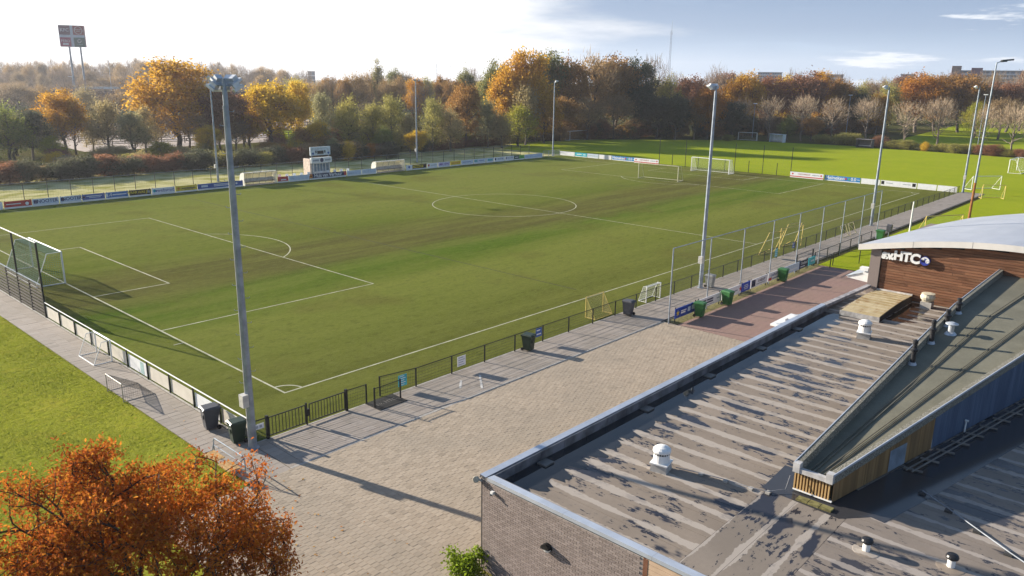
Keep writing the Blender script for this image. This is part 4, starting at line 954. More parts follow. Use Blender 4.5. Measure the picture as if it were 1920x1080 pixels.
# standing water behind the parapet, with a ragged shore
n = N('roof_water', .03, 0, .5); n.col((.018,.020,.024)); n.b.inputs['IOR'].default_value = 1.33; water_m = n.m
def shore(name, x0, x1, yb, yf, amp, seed, mat, z, label=None):
    rg = random.Random(seed); a = []; x = x0
    while x < x1:
        f = x % 1.0
        a.append((x, yf-(.45 if .25 < f < .8 else 0)*amp-rg.uniform(0,.5)*amp, z)); x += rg.uniform(.06,.16)
    m = MB()
    for p, q in zip(a, a[1:]): m.poly([(p[0],yb,z),p,(q[0],q[1],z),(q[0],yb,z)])
    o = struct(m.build(name, mat)); return o
shore('roof_water', BX+.27, 23.4, BY-.31, -18.75, .75, 4, water_m, RZ+.006)
n = N('brown_water', .05, 0, .5); n.col((.045,.024,.012)); shore('brown_puddle', 24.2, 28.9, -20.85, -21.2, 1.1, 8, n.m, RZ+.006)
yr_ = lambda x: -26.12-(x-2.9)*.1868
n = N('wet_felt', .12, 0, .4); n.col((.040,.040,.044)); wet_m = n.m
MB().poly([(3.1,yr_(3.1),RZ+.007),(2.9,-27.6,RZ+.007),(6,-28.3,RZ+.007),(12,-29.5,RZ+.007),(20,-31.2,RZ+.007),(28,-32.6,RZ+.007),(28,yr_(28),RZ+.007)]).build('wet_shade_strip', wet_m, roof)  # wet felt along the wall; its dark colour paints the wedge shadow deeper
MB().poly([(2.2,-26.55,RZ+.006),(2.35,-24.1,RZ+.006),(4.3,-24.0,RZ+.006),(4.3,-26.6,RZ+.006),(3.2,-27.4,RZ+.006)]).build('wet_patch', wet_m, roof)
# concrete blocks standing in the water channel
for i, x in enumerate((-1.4,4.7,9.6,14.6,18.8)): 
    t = thing('paving_tile', (x,-18.15,RZ), ['first','second','third','fourth','fifth'][i]+' concrete tile in the wet roof gutter from the near corner', 'tile', 'tiles in the roof gutter'); MB().box((x,-18.35,RZ-.002),(x+.45,-17.98,RZ+.06)).build('tile', P('wet_concrete',(.12,.11,.10),.5), t)
# ---- raised wedge roof
def zt(x): return 4.15+.089*(min(x,20)-2.75)+(.0 if x < 20 else (x-20)*.012)
def yr(x): return -26.08-(x-2.9)*.1868
yl = -24.87
wd = thing('wedge_roof', (2.8,-25.5,RZ), 'raised wedge shaped roof with mossy edges and slatted wooden end', 'roof wing')
felt = None
n = N('green_grey_felt', .85, 0, .25)
p = n.sepx(n.pos)
o = n.mix(n.ramp(n.noise(.6,5,n.pos), .35,.65), (.125,.12,.088), (.165,.158,.118)); o = n.mix(n.ramp(n.noise(60.,2,n.pos),.66,.74), o, (.38,.37,.32)); o = n.mix(n.math('MULTIPLY', n.ramp(n.noise(9.,4,n.pos),.3,.7), .3), o, (.10,.10,.08))
n.col(o); n.bump(n.noise(70.,3,n.pos), .3, .006); felt = n.m
XS = [2.78+i*(XE-2.78)/26 for i in range(27)]
for s in range(3):       # three lengthwise felt sheets
    m = MB()
    for a, b in zip(XS, XS[1:]):
        f0, f1 = s/3, (s+1)/3
        q = lambda x, f: (x, (yl-.16)*(1-f)+(yr(x)+.16)*f, zt(x)-.30+.05*f+.003*s)
        g0 = q(a,f0); g1 = q(b,f0); g2 = q(b,f1); g3 = q(a,f1)
        m.poly([g0,g3,g2,g1])
    m.build('felt_sheet', felt, wd)
m = MB()
for f in (1/3, 2/3):
    for a, b in zip(XS, XS[1:]):
        q = lambda x, d: Vector((x, (yl-.16)*(1-f)+(yr(x)+.16)*f+d, zt(x)-.262+.05*f))
        for d in (-.06,.06): m.beam(q(a,d), q(b,d), .025,.03)
m.build('felt_seam', P('felt_seam',(.12,.115,.09),.85), wd)
gravel_m = None
n = N('gravel_edge', .9, 0, .2); o = n.mix(n.ramp(n.noise(28.,4,n.pos),.4,.62), (.10,.095,.07), (.30,.285,.24)); n.col(o); n.bump(n.noise(40.,3,n.pos),.6,.02); gravel_m = n.m
for nm, yf in (('edge_kerb_left', lambda x: yl), ('edge_kerb_right', yr)):
    m = MB(); s = -1 if 'left' in nm else 1
    for a, b in zip(XS, XS[1:]):
        for x0, x1 in ((a,b),):
            v = []
            for x in (x0, x1): v += [(x,yf(x),zt(x)-.34),(x,yf(x),zt(x)),(x,yf(x)+s*.17,zt(x)-.01),(x,yf(x)+s*.2,zt(x)-.33)]
            m.add(v, [(0,4,5,1),(1,5,6,2),(2,6,7,3),(0,3,7,4)])
    v0 = XS[0]; m.poly([(v0,yf(v0),zt(v0)-.34),(v0,yf(v0),zt(v0)),(v0,yf(v0)+s*.17,zt(v0)-.01),(v0,yf(v0)+s*.2,zt(v0)-.33)])
    m.build('edge_kerb', gravel_m, wd)
    m = MB(); 
    for a, b in zip(XS, XS[1:]): m.beam((a,yf(a)-s*.012,zt(a)-.02),(b,yf(b)-s*.012,zt(b)-.02),.03,.07)
    m.build('metal_edge', alu, wd)
MB().add([(2.74,yl+.02,3.86),(2.74,yr(2.78)-.02,3.86),(2.74,yr(2.78)-.02,4.0),(2.74,yl+.02,4.0),(2.9,yl+.02,3.86),(2.9,yr(2.78)-.02,3.86),(2.9,yr(2.78)-.02,4.0),(2.9,yl+.02,4.0)],[(0,3,2,1),(3,7,6,2),(0,1,5,4),(4,5,6,7)]).build('end_fascia', P('grey_fascia',(.42,.41,.40),.6), wd)
for yy in (yl, yr(2.78)+.17): MB().box((2.72,yy-.19,3.86),(2.95,yy+.02,4.17)).build('end_cap', P('grey_fascia',(.42,.41,.40),.6), wd)
# side walls
fin_m = P('warm_wood_fin', (.46,.30,.13), .65, 0, .15, 3.)
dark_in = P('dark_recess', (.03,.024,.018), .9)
MB().box((3.02,-26.0,RZ),(3.1,yl-.02,3.9)).build('end_wall', dark_in, wd)
for k in range(12): MB().box((2.86,yl-.05-k*.096,RZ+.10),(3.02,yl-.05-k*.096+.045,3.86)).build('fin', fin_m, wd)
MB().box((2.84,-26.08,RZ+.06),(3.04,yl,RZ+.10)).build('fin_sill', white, wd)
def side(x0, x1, mat, name, wd_=.07, dep=.02):
    back = MB(); m = MB(); x = x0
    back.add([(x0,yr(x0)+.05,RZ),(x1,yr(x1)+.05,RZ),(x1,yr(x1)+.05,zt(x1)-.3),(x0,yr(x0)+.05,zt(x0)-.3)],[(0,1,2,3)])
    b = back.build(name+'_backing', dark_in if 'wood' in name else mat, wd)
    while x < x1-.01:
        e = min(x+wd_-.012, x1); zb = RZ+.05
        m.add([(x,yr(x),zb),(e,yr(e),zb),(e,yr(e),zt(e)-.33),(x,yr(x),zt(x)-.33),(x,yr(x)+dep,zb),(e,yr(e)+dep,zb),(e,yr(e)+dep,zt(e)-.33),(x,yr(x)+dep,zt(x)-.33)],[(0,1,2,3),(0,3,7,4),(1,5,6,2),(4,5,1,0),(3,2,6,7)]); x += wd_
    struct(m.build(name, mat, wd), 'stuff')
n = N('wood_batten', .75, 0, .25); r = n.isl; o = n.mix(r, (.20,.115,.045), (.33,.20,.085)); o = n.mix(n.math('MULTIPLY', n.ramp(n.noise(1.6,5,n.pos,(1,1,.35)),.35,.65), .5), o, (.13,.085,.045)); n.col(o); batt_m = n.m
n = N('blue_board_wall', .6, 0, .3); o = n.mix(n.isl, (.070,.105,.165), (.095,.135,.205)); o = n.mix(n.math('MULTIPLY', n.ramp(n.noise(1.3,5,n.pos,(2.5,1,.25)),.35,.65), .55), o, (.035,.06,.11)); n.col(o); bluew_m = n.m
side(2.9,8.95,batt_m,'wood_battens',.072)
side(8.97,XE,bluew_m,'blue_boards',.15,.012)
m = MB(); fr = MB()
q = lambda x, z, d=.0: (x, yr(x)-.02-d, z)
lv = MB().add([q(6.05,3.22,.0),q(7.1,3.22,.0),q(7.1,3.98,.0),q(6.05,3.98,.0)],[(0,1,2,3)]).build('louvre', P('louvre_grey',(.34,.38,.42),.4,.3), wd)
for k in range(13):
    z = 3.25+k*.055; MB().add([q(6.07,z,.005),q(7.08,z,.005),q(7.08,z+.028,.03),q(6.07,z+.028,.03)],[(0,1,2,3)]).build('louvre_blade', P('louvre_blade',(.52,.57,.62),.4,.3), lv)
# things on the roofs
def turbine(x, y, label, s=1., mat=white, rz=.2):
    t = thing('roof_ventilator', (x,y,RZ), label, 'ventilator')
    def put(mb, nm, mt, par=t): o = mb.build(nm, mt, None, (0,0,0)); o.parent = par; return o
    put(MB().add([(-.42,-.42,0),(.42,-.42,0),(.42,.42,0),(-.42,.42,0),(-.36,-.36,.38),(.36,-.36,.38),(.36,.36,.38),(-.36,.36,.38)],[(0,1,5,4),(1,2,6,5),(2,3,7,6),(3,0,4,7),(4,5,6,7)]), 'upstand', P('upstand_felt',(.40,.38,.35),.7))
    put(MB().box((-.44,-.44,.38),(.44,.44,.45)).lathe((0,0,.45),[(.40,0),(.38,.40)],20), 'drum', mat)
    g_ = put(MB().lathe((0,0,.85),[(.36,0),(.36,.16)],20), 'grille_core', dark_in)
    for i in range(20):
        a = i*math.pi/10; o = put(MB().box((-.02,-.012,0),(.03,.012,.16)), 'grille_bar', mat, g_); o.location = (.37*math.cos(a),.37*math.sin(a),.85); o.rotation_euler = (0,0,a)
    put(MB().lathe((0,0,1.01),[(.42,-.05),(.44,.0),(.42,.10),(.30,.20),(.12,.26),(.02,.27)],20), 'cap', mat)
    t.rotation_euler = (0,0,rz); t.scale = (s,s,s)
turbine(1.15,-21.15,'white roof ventilator nearest the end wall', .68)
turbine(20.1,-21.1,'second white roof ventilator before the yellow canopy', .74)
t = thing('roof_ventilator', (28.4,-21.75,RZ), 'squat cream ventilator before the plank wall', 'ventilator')
cr = P('cream_vent',(.55,.50,.38),.6)
for mb, nm, mt in ((MB().box((-.29,-.29,0),(.29,.29,.35)),'upstand',P('upstand_felt',(.40,.38,.35),.7)),(MB().lathe((0,0,.35),[(.24,0),(.36,.14),(.40,.27),(.34,.42),(.36,.47),(.16,.49)],16),'bowl',cr)): mb.build(nm, mt, None, (0,0,0)).parent = t
for i, (x, y, h, r_) in enumerate(((12.9,-25.25,1.08,.11),(15.5,-25.2,1.08,.11),(17.9,-25.15,.80,.12),(19.8,-25.12,.76,.12))):
    t = thing('flue_pipe', (x,y,zt(x)-.3), ['black flue pipe nearest on the wedge edge','second black flue pipe along the wedge edge','short black flue behind the mushroom vent','farthest short black flue on the wedge edge'][i], 'flue')
    z = zt(x)-.3; MB().tube((x,y,z),(x,y,z+h*.55),r_*.85,r_*.85,14).build('pipe', P('black_flue',(.022,.022,.025),.45), t)
    MB().lathe((x,y,z+h*.5),[(r_*.9,0),(r_*1.25,.02),(r_*1.3,.10),(r_*.8,.16),(r_*.75,h*.30),(r_*.9,h*.32),(r_*.9,h*.42),(r_*.4,h*.46)],14).build('terminal', P('black_flue',(.022,.022,.025),.45), t)
    MB().lathe((x,y,z-.02),[(r_*1.6,0),(r_*1.1,.12)],14).build('flashing', P('lead_flashing',(.40,.43,.47),.5,.3), t)
t = thing('roof_vent', (17.0,-25.5,zt(17)-.3), 'pale mushroom vent beside the flue pipes', 'vent'); z = zt(17)-.3
MB().tube((17,-25.55,z),(17,-25.55,z+.42),.12,.12,14).build('stem', P('pale_zinc',(.50,.53,.56),.4,.4), t); MB().lathe((17,-25.55,z+.4),[(.14,0),(.26,.05),(.26,.08),(.10,.14)],16).build('cap', P('pale_zinc',(.50,.53,.56),.4,.4), t); MB().lathe((17,-25.55,z-.01),[(.26,0),(.18,.10)],14).build('flashing', P('pale_zinc',(.50,.53,.56),.4,.4), t)
for i, (x, y) in enumerate(((1.1,-27.7),(1.9,-29.6))):
    t = thing('roof_vent', (x,y,RZ), ['black capped vent pipe nearest the wedge end','black capped vent pipe at the picture bottom edge'][i], 'vent')
    MB().tube((x,y,RZ),(x,y,RZ+.24),.10,.10,14).build('stem', white, t); MB().lathe((x,y,RZ+.22),[(.08,0),(.155,.05),(.165,.10),(.14,.15),(.05,.18)],16).build('cap', P('black_gloss',(.02,.02,.022),.3), t)
    MB().lathe((x,y,RZ+.003),[(.36,0),(.34,.006),(.11,.02)],20).build('felt_collar', bit_a, t)
t = thing('roof_cable', (1.6,-21.6,RZ), 'lightning cable on blocks running from ventilator to wedge', 'cable')
pts = [(1.5,-21.5),(1.75,-22.3),(1.9,-23.1),(2.0,-23.9),(2.15,-24.4)]
MB().path([(x,y,RZ+.07) for x, y in pts], .014, 5).build('cable', P('cable_grey',(.26,.26,.27),.5), t)
MB().path([(2.15,-24.4,RZ+.07),(2.6,-24.75,RZ+.1),(2.72,-24.8,3.7)], .012, 5).build('riser', P('cable_grey',(.26,.26,.27),.5), t)
for x, y in pts[1:]: MB().box((x-.09,y-.07,RZ),(x+.09,y+.07,RZ+.065)).build('block', concrete, t)
t = thing('stepping_tiles', (2.45,-25.9,RZ), 'mossy row of concrete tiles before the wooden fins', 'tiles')
for k in range(3): MB().box((2.35,-26.25+k*.36,RZ),(2.62,-25.91+k*.36,RZ+.06)).build('tile', P('mossy_tile',(.15,.135,.05),.9,0,.4,8.), t)
t = thing('cable_tray', (7.3,-27.3,RZ), 'cable ladder lying along the foot of the blue wall', 'cable tray')
tr = P('tray_grey',(.20,.18,.16),.6)
for d in (.32,.50): MB().beam((6.6,yr(6.6)-d,RZ+.10),(22,yr(22)-d,RZ+.10),.03,.05).build('side_rail', tr, t)
for k in range(14): x = 6.8+k*1.1; MB().beam((x,yr(x)-.15,RZ+.07),(x+.06,yr(x)-.72,RZ+.07),.07,.05).build('bearer', tr, t)
t = thing('lightning_rod_run', (5.2,-28.2,RZ), 'bright conductor rod on blocks across the shaded roof', 'cable')
pts = [(5.5,-27.9),(4.9,-28.8),(4.25,-29.7),(3.6,-30.6),(3.0,-31.5),(2.4,-32.4)]
MB().path([(x,y,RZ+.10) for x, y in pts], .02, 6).build('rod', P('bright_rod',(.20,.22,.25),.6,.2), t)
for x, y in pts[:-1]: MB().box((x-.1,y-.1,RZ),(x+.1,y+.1,RZ+.08)).build('block', P('dark_block',(.05,.05,.05),.8), t)
t = thing('wall_tap', (11.5,-28.0,RZ), 'white pipe stub at the foot of the blue wall', 'pipe'); x = 11.3; MB().tube((x,yr(x)-.06,RZ+.05),(x,yr(x)-.06,RZ+.5),.03,.03,8).build('pipe', white, t); MB().tube((x,yr(x)-.02,RZ+.5),(x,yr(x)-.14,RZ+.5),.04,.04,8).build('elbow', white, t)
# ---- hall with plank wall and curved white roof
hall = thing('sports_hall', (XE,-18.4,0), 'hall with brown plank wall under a curved white metal roof', 'building')
def fz(y): # underside of fascia
    s = min(max((-17.5-y)/8.2, 0), 1); return 5.76+1.12*math.sin(s*math.pi/2*.96)
MB().box((XE+.05,-40,0),(XE+.2,-18.15,6.2)).build('wall_core', dark_in, hall)
MB().add([(XE+.04,-18.7,3.0),(XE+.04,-27,3.0)]+[(XE+.04,-27+i*.83,fz(-27+i*.83)+.1) for i in range(11)],[tuple(range(13))]).build('wall_backing', dark_in, hall)
pier = MB().box((XE-.12,-18.72,0),(XE+12,-18.14,fz(-18.14)+.05)).build('brick_pier', brick_m, hall)
n = N('red_brown_plank', .7, 0, .25); r = n.math('FRACT', n.math('ADD', n.rnd, n.isl)); o = n.mix(r, (.105,.046,.024), (.21,.092,.048)); o = n.mix(n.math('MULTIPLY', n.ramp(n.noise(2.2,5,n.pos,(1,.5,5)),.4,.7), .45), o, (.29,.155,.085)); n.col(o); plank_m = n.m
rg = random.Random(9)
for k in range(24):
    z0 = 3.18+k*.155; y = -18.78
    cut = [-18.78-rg.uniform(1.2,2.6), -18.78-rg.uniform(3.6,5.), -27]
    for yc in cut:
        ya, yb = y, yc
        # keep below the curved fascia
        zc = fz(max(ya, yb) if True else yb)
        if z0+.14 < fz(ya)+.02:
            MB().box((XE-.02-rg.uniform(0,.008),yb+.006,z0),(XE+.03,ya,z0+.138)).build('plank', plank_m, hall)
        else:
            ys = ya
            while ys > yb and z0+.14 >= fz(ys)+.02: ys -= .1
            if ys-yb > .2: MB().box((XE-.02,yb+.006,z0),(XE+.03,ys,z0+.138)).build('plank', plank_m, hall)
        y = yc
# roof: eave drifts to the right going back
EV = [(XE-.34,-17.5),(35.2,-18.25),(40.3,-18.9),(45.,-19.85),(49.,-21.5),(52.,-24.),(54.,-28.)]
def eave(x):
    for (a, ya), (b, yb) in zip(EV, EV[1:]):
        if x <= b: return ya+(yb-ya)*(x-a)/(b-a)
    return -28.
n = N('white_roof_sheet', .38, .1, .4); o = n.mix(n.ramp(n.noise(.5,5,n.pos),.3,.7), (.36,.38,.42), (.42,.44,.48)); n.col(o); wroof = n.m
xs = [XE-.34+i*1.13 for i in range(22)]
def rz_(x, y): return fz(y-(eave(x)+17.5))+.36 if False else 6.12+1.12*math.sin(min(max((eave(x)-y)/8.2,0),1)*math.pi/2*.96)+max(0,(eave(x)-y-8.2))*.02
for a, b in zip(xs, xs[1:]):
    m = MB(); k = 16
    for i in range(k):
        f0, f1 = (i/k)**1.2, ((i+1)/k)**1.2; c = []
        for x, f in ((a+.003,f0),(b-.003,f0),(b-.003,f1),(a+.003,f1)): y = eave(x)-f*(40+eave(x)) if False else eave(x)+(-38-eave(x))*f; c.append((x,y,rz_(x,y)))
        m.add(c+[(p_[0],p_[1],p_[2]-.04) for p_ in c],[(3,2,1,0),(4,5,6,7),(0,1,5,4),(2,3,7,6),(1,2,6,5),(3,0,4,7)])
    m.build('roof_sheet', wroof, hall, smooth=False)
m = MB(); fx = XE-.36; ys = [-17.45-i*.5 for i in range(18)]
fas = P('white_fascia',(.66,.63,.58),.5,0,.06,1.)
for j in range(3):
    m = MB()
    for a, b in list(zip(ys, ys[1:]))[j*6:(j+1)*6]:
        a2 = a; b2 = b+(.01 if b == ys[(j+1)*6] else 0) if False else b
        m.add([(fx,a,fz(a)+.03),(fx,b,fz(b)+.03),(fx,b,fz(b)+.38),(fx,a,fz(a)+.38),(fx+.4,a,fz(a)+.10),(fx+.4,b,fz(b)+.10)],[(0,3,2,1),(0,1,5,4)])
    o = m.build('fascia', fas, hall)
for j in (1, 2): yj = ys[j*6]; MB().box((fx-.004,yj-.008,fz(yj)+.03),(fx+.01,yj+.008,fz(yj)+.38)).build('fascia_joint', P('grey_joint',(.2,.2,.2),.6), hall)
MB().poly([(fx,-17.45,fz(-17.45)+.03),(fx,-17.45,fz(-17.45)+.38),(XE+6,-18.22,6.06),(XE+6,-18.22,5.79)]).build('eave_side', fas, hall)
MB().box((fx-.02,-26.6,fz(-26.)+.0),(XE+8,-25.95,fz(-26.)+.42)).build('gutter_box', P('zinc_box',(.30,.34,.40),.45,.3), hall)
# letters
t = thing('club_sign', (XE-.05,-18.9,5.2), 'white s.v.HTC letters on the plank wall', 'sign')
sx = XE-.14
for ch, yy, zz_, sz in (('s',-18.92,5.70,.72),('.',-19.08,5.70,.72),('v',-19.25,5.69,.68),('.',-19.40,5.70,.72),('H',-19.70,5.72,.72),('T',-20.15,5.71,.74),('C',-20.62,5.68,.76)):
    text_obj(ch, sz, white, t, (sx,yy,zz_), (0,-1,0), (0,0,1), .06, 'letter', offset=.035)
for yy in (-19.0,-19.9): MB().tube((sx+.05,yy,5.50),(sx+.05,yy-.8,5.47),.012,.012,6).build('rail', white, t)
t = thing('club_logo', (XE-.1,-21.15,5.65), 'round blue and white HTC logo disc right of the letters', 'sign')
lb_ = P('logo_blue',(.03,.045,.26),.4); LY, LZ = -21.16, 5.66
MB().tube((XE-.22,LY,LZ),(XE-.04,LY,LZ),.26,.26,28).build('disc', lb_, t)
MB().prism([(XE-.223,LY+.235*math.cos(a),LZ+.235*math.sin(a)) for a in [math.pi*.12+math.pi*i/14 for i in range(15)]], (-.004,0,0)).build('upper_field', white, t)
text_obj('H', .22, blackb, t, (XE-.232,LY+.11,LZ), (0,-1,0), (0,0,1), .005, 'letter', offset=.008); text_obj('T', .20, lb_, t, (XE-.232,LY+.0,LZ+.07), (0,-1,0), (0,0,1), .005, 'letter', offset=.008); text_obj('C', .22, white, t, (XE-.232,LY-.11,LZ-.03), (0,-1,0), (0,0,1), .005, 'letter', offset=.008)
# yellow arched canopy
can = thing('arched_canopy', (23.4,-18.7,RZ), 'weathered yellow arched canopy sheets before the plank wall', 'canopy')
can_m = None
n = N('weathered_canopy', .6, 0, .3); o = n.mix(n.ramp(n.noise(1.1,6,n.pos,(1,.6,1),.65),.36,.64), (.34,.25,.115), (.46,.38,.23)); o = n.mix(n.math('MULTIPLY', n.ramp(n.noise(.9,5,n.pos,(.8,2.,1),.6,(3,3,0)),.5,.66), .7), o, (.22,.12,.035)); n.col(o); can_m = n.m
k = 11; x0, x1 = 23.35, 29.0
cz = lambda f: 3.42+.15*math.sin(f*math.pi*.78)
for i in range(k):
    f0, f1 = i/k, (i+1)/k; a = x0+(x1-x0)*f0; b = x0+(x1-x0)*f1-.03
    MB().add([(a,-18.75,cz(f0)),(b,-18.75,cz(f1)),(b,-20.75,cz(f1)),(a,-20.75,cz(f0)),(a,-18.75,cz(f0)-.03),(b,-18.75,cz(f1)-.03),(b,-20.75,cz(f1)-.03),(a,-20.75,cz(f0)-.03)],[(3,2,1,0),(4,5,6,7),(0,1,5,4),(2,3,7,6),(1,2,6,5),(3,0,4,7)]).build('canopy_sheet', can_m, can)
    if i: MB().beam((a-.015,-18.75,cz(f0)+.012),(a-.015,-20.75,cz(f0)+.008),.035,.02).build('cover_strip', P('worn_strip',(.44,.39,.28),.7), can)
m = MB()
for i in range(k):
    f0, f1 = i/k, (i+1)/k; a = x0+(x1-x0)*f0; b = x0+(x1-x0)*f1
    m.add([(a,-20.78,RZ),(b,-20.78,RZ),(b,-20.78,cz(f1)-.04),(a,-20.78,cz(f0)-.04)],[(0,1,2,3)]); m.add([(a,-18.72,RZ),(b,-18.72,RZ),(b,-18.72,cz(f1)-.04),(a,-18.72,cz(f0)-.04)],[(3,2,1,0)])
m.build('side_board', P('dark_board',(.05,.04,.035),.8), can)
MB().box((x0-.06,-20.8,RZ-.02),(x0-.005,-18.7,3.42)).build('front_upstand', P('worn_upstand',(.34,.33,.32),.7,0,.35,3.), can)
MB().box((29.0,-20.75,3.48),(29.15,-18.75,3.58)).build('head_flashing', P('worn_white',(.5,.48,.45),.7,0,.3,4.), can)
m = MB(); m.beam((23.6,BY-.1,PZ-.1),(29,-18.3,3.66),.28,.16); m.build('side_coping', P('worn_coping',(.30,.29,.30),.7,0,.35,3.), can)
# lean-to and white skylight beside the red paving
t = thing('awning', (29.8,-17.4,3.7), 'white wedge awning on the hall wall above the red paving', 'awning')
MB().prism([(29.5,-18.12,4.42),(29.5,-16.8,3.90),(29.5,-16.8,3.84),(29.5,-18.12,3.72)], (2.4,0,0)).build('body', white, t); MB().prism([(29.45,-18.12,4.44),(29.45,-16.72,3.90),(29.45,-16.72,3.94),(29.45,-18.12,4.49)], (2.5,0,0)).build('sheet', P('zinc_sheet',(.42,.46,.50),.4,.3), t)
t = thing('door_canopy', (21.3,-17.5,2.8), 'flat white door canopy on the long wall beside the red paving', 'canopy')
MB().box((20.0,-17.56,2.72),(22.7,-16.25,2.82)).build('slab', white, t); MB().box((21.1,-16.6,2.82),(21.5,-16.4,2.90)).build('lamp_box', white, t)
for x in (20.2,22.5): MB().beam((x,-17.56,3.2),(x,-16.5,2.82),.03).build('stay', galv, t)
t = thing('outdoor_unit', (29.6,-17.6,3.9), 'white loudspeaker bracket on the brick pier', 'speaker'); MB().box((29.1,-18.1,4.5),(29.5,-17.6,4.7)).build('horn', white, t); MB().box((29.2,-18.12,4.25),(29.4,-17.8,4.42)).build('bracket', white, t)

# ------------------------------------------------------------------ trees
def leaf_mat(name, a, b, c, tr=.58, gl=0.):
    m = bpy.data.materials.new(name); m.use_nodes = True; q = N.__new__(N); q.m = m; q.nt = m.node_tree
    for nd in list(q.nt.nodes): q.nt.nodes.remove(nd)
    q.tc = q.nt.nodes.new('ShaderNodeTexCoord'); q.geo = q.nt.nodes.new('ShaderNodeNewGeometry'); q.oi = q.nt.nodes.new('ShaderNodeObjectInfo')
    q.pos = q.geo.outputs['Position']; q.obj = q.tc.outputs['Object']; q.isl = q.geo.outputs['Random Per Island']; q.rnd = q.oi.outputs['Random']
    f = q.ramp(q.math('ADD', q.noise(.35, 3, q.obj), q.math('MULTIPLY', q.math('SUBTRACT', q.rnd, .5), .25)), .36, .64)
    a, b, c = (sc3(v, GAIN) for v in (a, b, c))
    o = q.mix(f, a, b); o = q.mix(q.math('MULTIPLY', q.ramp(q.isl, .45, 1.), .65), o, c)
    o = q.mix(1., o, q.mix(q.math('FRACT', q.math('MULTIPLY', q.isl, 31.7)), (.72,)*3, (1.15,)*3), 'MULTIPLY')
    d = q.nt.nodes.new('ShaderNodeBsdfDiffuse'); t = q.nt.nodes.new('ShaderNodeBsdfTranslucent'); x = q.nt.nodes.new('ShaderNodeMixShader'); out = q.nt.nodes.new('ShaderNodeOutputMaterial')
    q.nt.links.new(o, d.inputs[0]); q.nt.links.new(o, t.inputs[0]); x.inputs[0].default_value = tr
    q.nt.links.new(d.outputs[0], x.inputs[1]); q.nt.links.new(t.outputs[0], x.inputs[2]); fin = x.outputs[0]
    if gl:
        gs = q.nt.nodes.new('ShaderNodeBsdfGlossy'); gs.inputs['Roughness'].default_value = .32; y = q.nt.nodes.new('ShaderNodeMixShader'); y.inputs[0].default_value = gl; q.nt.links.new(fin, y.inputs[1]); q.nt.links.new(gs.outputs[0], y.inputs[2]); fin = y.outputs[0]
    q.nt.links.new(fin, out.inputs[0]); return m
GAIN = 2.0
LM = dict(
 gold=leaf_mat('leaf_gold', (.27,.135,.016), (.31,.185,.022), (.17,.085,.022)), yellow=leaf_mat('leaf_yellow', (.32,.21,.018), (.36,.25,.03), (.20,.15,.02)),
 orange=leaf_mat('leaf_orange', (.25,.115,.018), (.21,.09,.02), (.16,.075,.022)), copper=leaf_mat('leaf_copper', (.20,.11,.032), (.16,.095,.032), (.13,.075,.03)),
 russet=leaf_mat('leaf_russet', (.15,.072,.042), (.125,.066,.042), (.18,.095,.045)), brown=leaf_mat('leaf_brown', (.16,.115,.060), (.19,.13,.058), (.13,.09,.055)),
 olive=leaf_mat('leaf_olive', (.175,.165,.050), (.21,.185,.048), (.135,.125,.045)), darkolive=leaf_mat('leaf_dark_olive', (.095,.10,.036), (.12,.115,.038), (.08,.08,.034)),
 green=leaf_mat('leaf_green', (.11,.13,.034), (.14,.155,.038), (.085,.10,.03)), dark=leaf_mat('leaf_dark', (.050,.058,.034), (.062,.062,.038), (.070,.060,.038)),
 lime=leaf_mat('leaf_lime', (.17,.18,.02), (.20,.17,.018), (.12,.12,.02)), sparse=leaf_mat('leaf_sparse', (.19,.155,.075), (.21,.17,.075), (.16,.13,.07)),
 greygreen=leaf_mat('leaf_greygreen', (.15,.15,.075), (.175,.165,.08), (.12,.115,.07)), dusty=leaf_mat('leaf_dusty', (.16,.14,.10), (.13,.12,.08), (.12,.10,.07)),
 bare=leaf_mat('twig_bare', (.15,.115,.085), (.17,.13,.095), (.12,.09,.07), .2), pollard=leaf_mat('twig_pale', (.26,.20,.14), (.30,.23,.155), (.20,.15,.11), .2),
 farbrown=leaf_mat('leaf_far_brown', (.125,.095,.062), (.13,.10,.06), (.10,.08,.06)), poplar=leaf_mat('leaf_poplar', (.11,.105,.05), (.13,.12,.05), (.09,.08,.04)))
bark = P('bark', (.10,.082,.066), .9, 0, .35, 4.); bark_pale = P('bark_pale', (.16,.13,.10), .9, 0, .25, 4.)
def unit(rg, n):
    v = rg.normal(size=(n,3)); return v/np.linalg.norm(v, axis=1)[:,None]
def leaf_quads(rg, c, s):
    n = len(c); a = unit(rg, n); b = np.cross(a, unit(rg, n)); b /= np.linalg.norm(b, axis=1)[:,None]+1e-9
    sz = s*rg.uniform(.6,1.35,n)[:,None]; a = a*sz; b = b*sz*.62
    return np.stack([c+a, c+b, c-a, c-b], 1).reshape(-1,3)
def limb(m, p, q, r0, r1, rg, k=4, bend=.08):
    p = np.array(p, float); q = np.array(q, float); L = np.linalg.norm(q-p); pts = [p]
    for i in range(1, k):
        f = i/k; pts.append(p+(q-p)*f+rg.normal(size=3)*L*bend*.5+np.array([0,0,L*.06*math.sin(f*math.pi)]))
    pts.append(q)
    for i in range(k): m.tube(pts[i], pts[i+1], r0+(r1-r0)*i/k, r0+(r1-r0)*(i+1)/k, 5, False)
    return pts
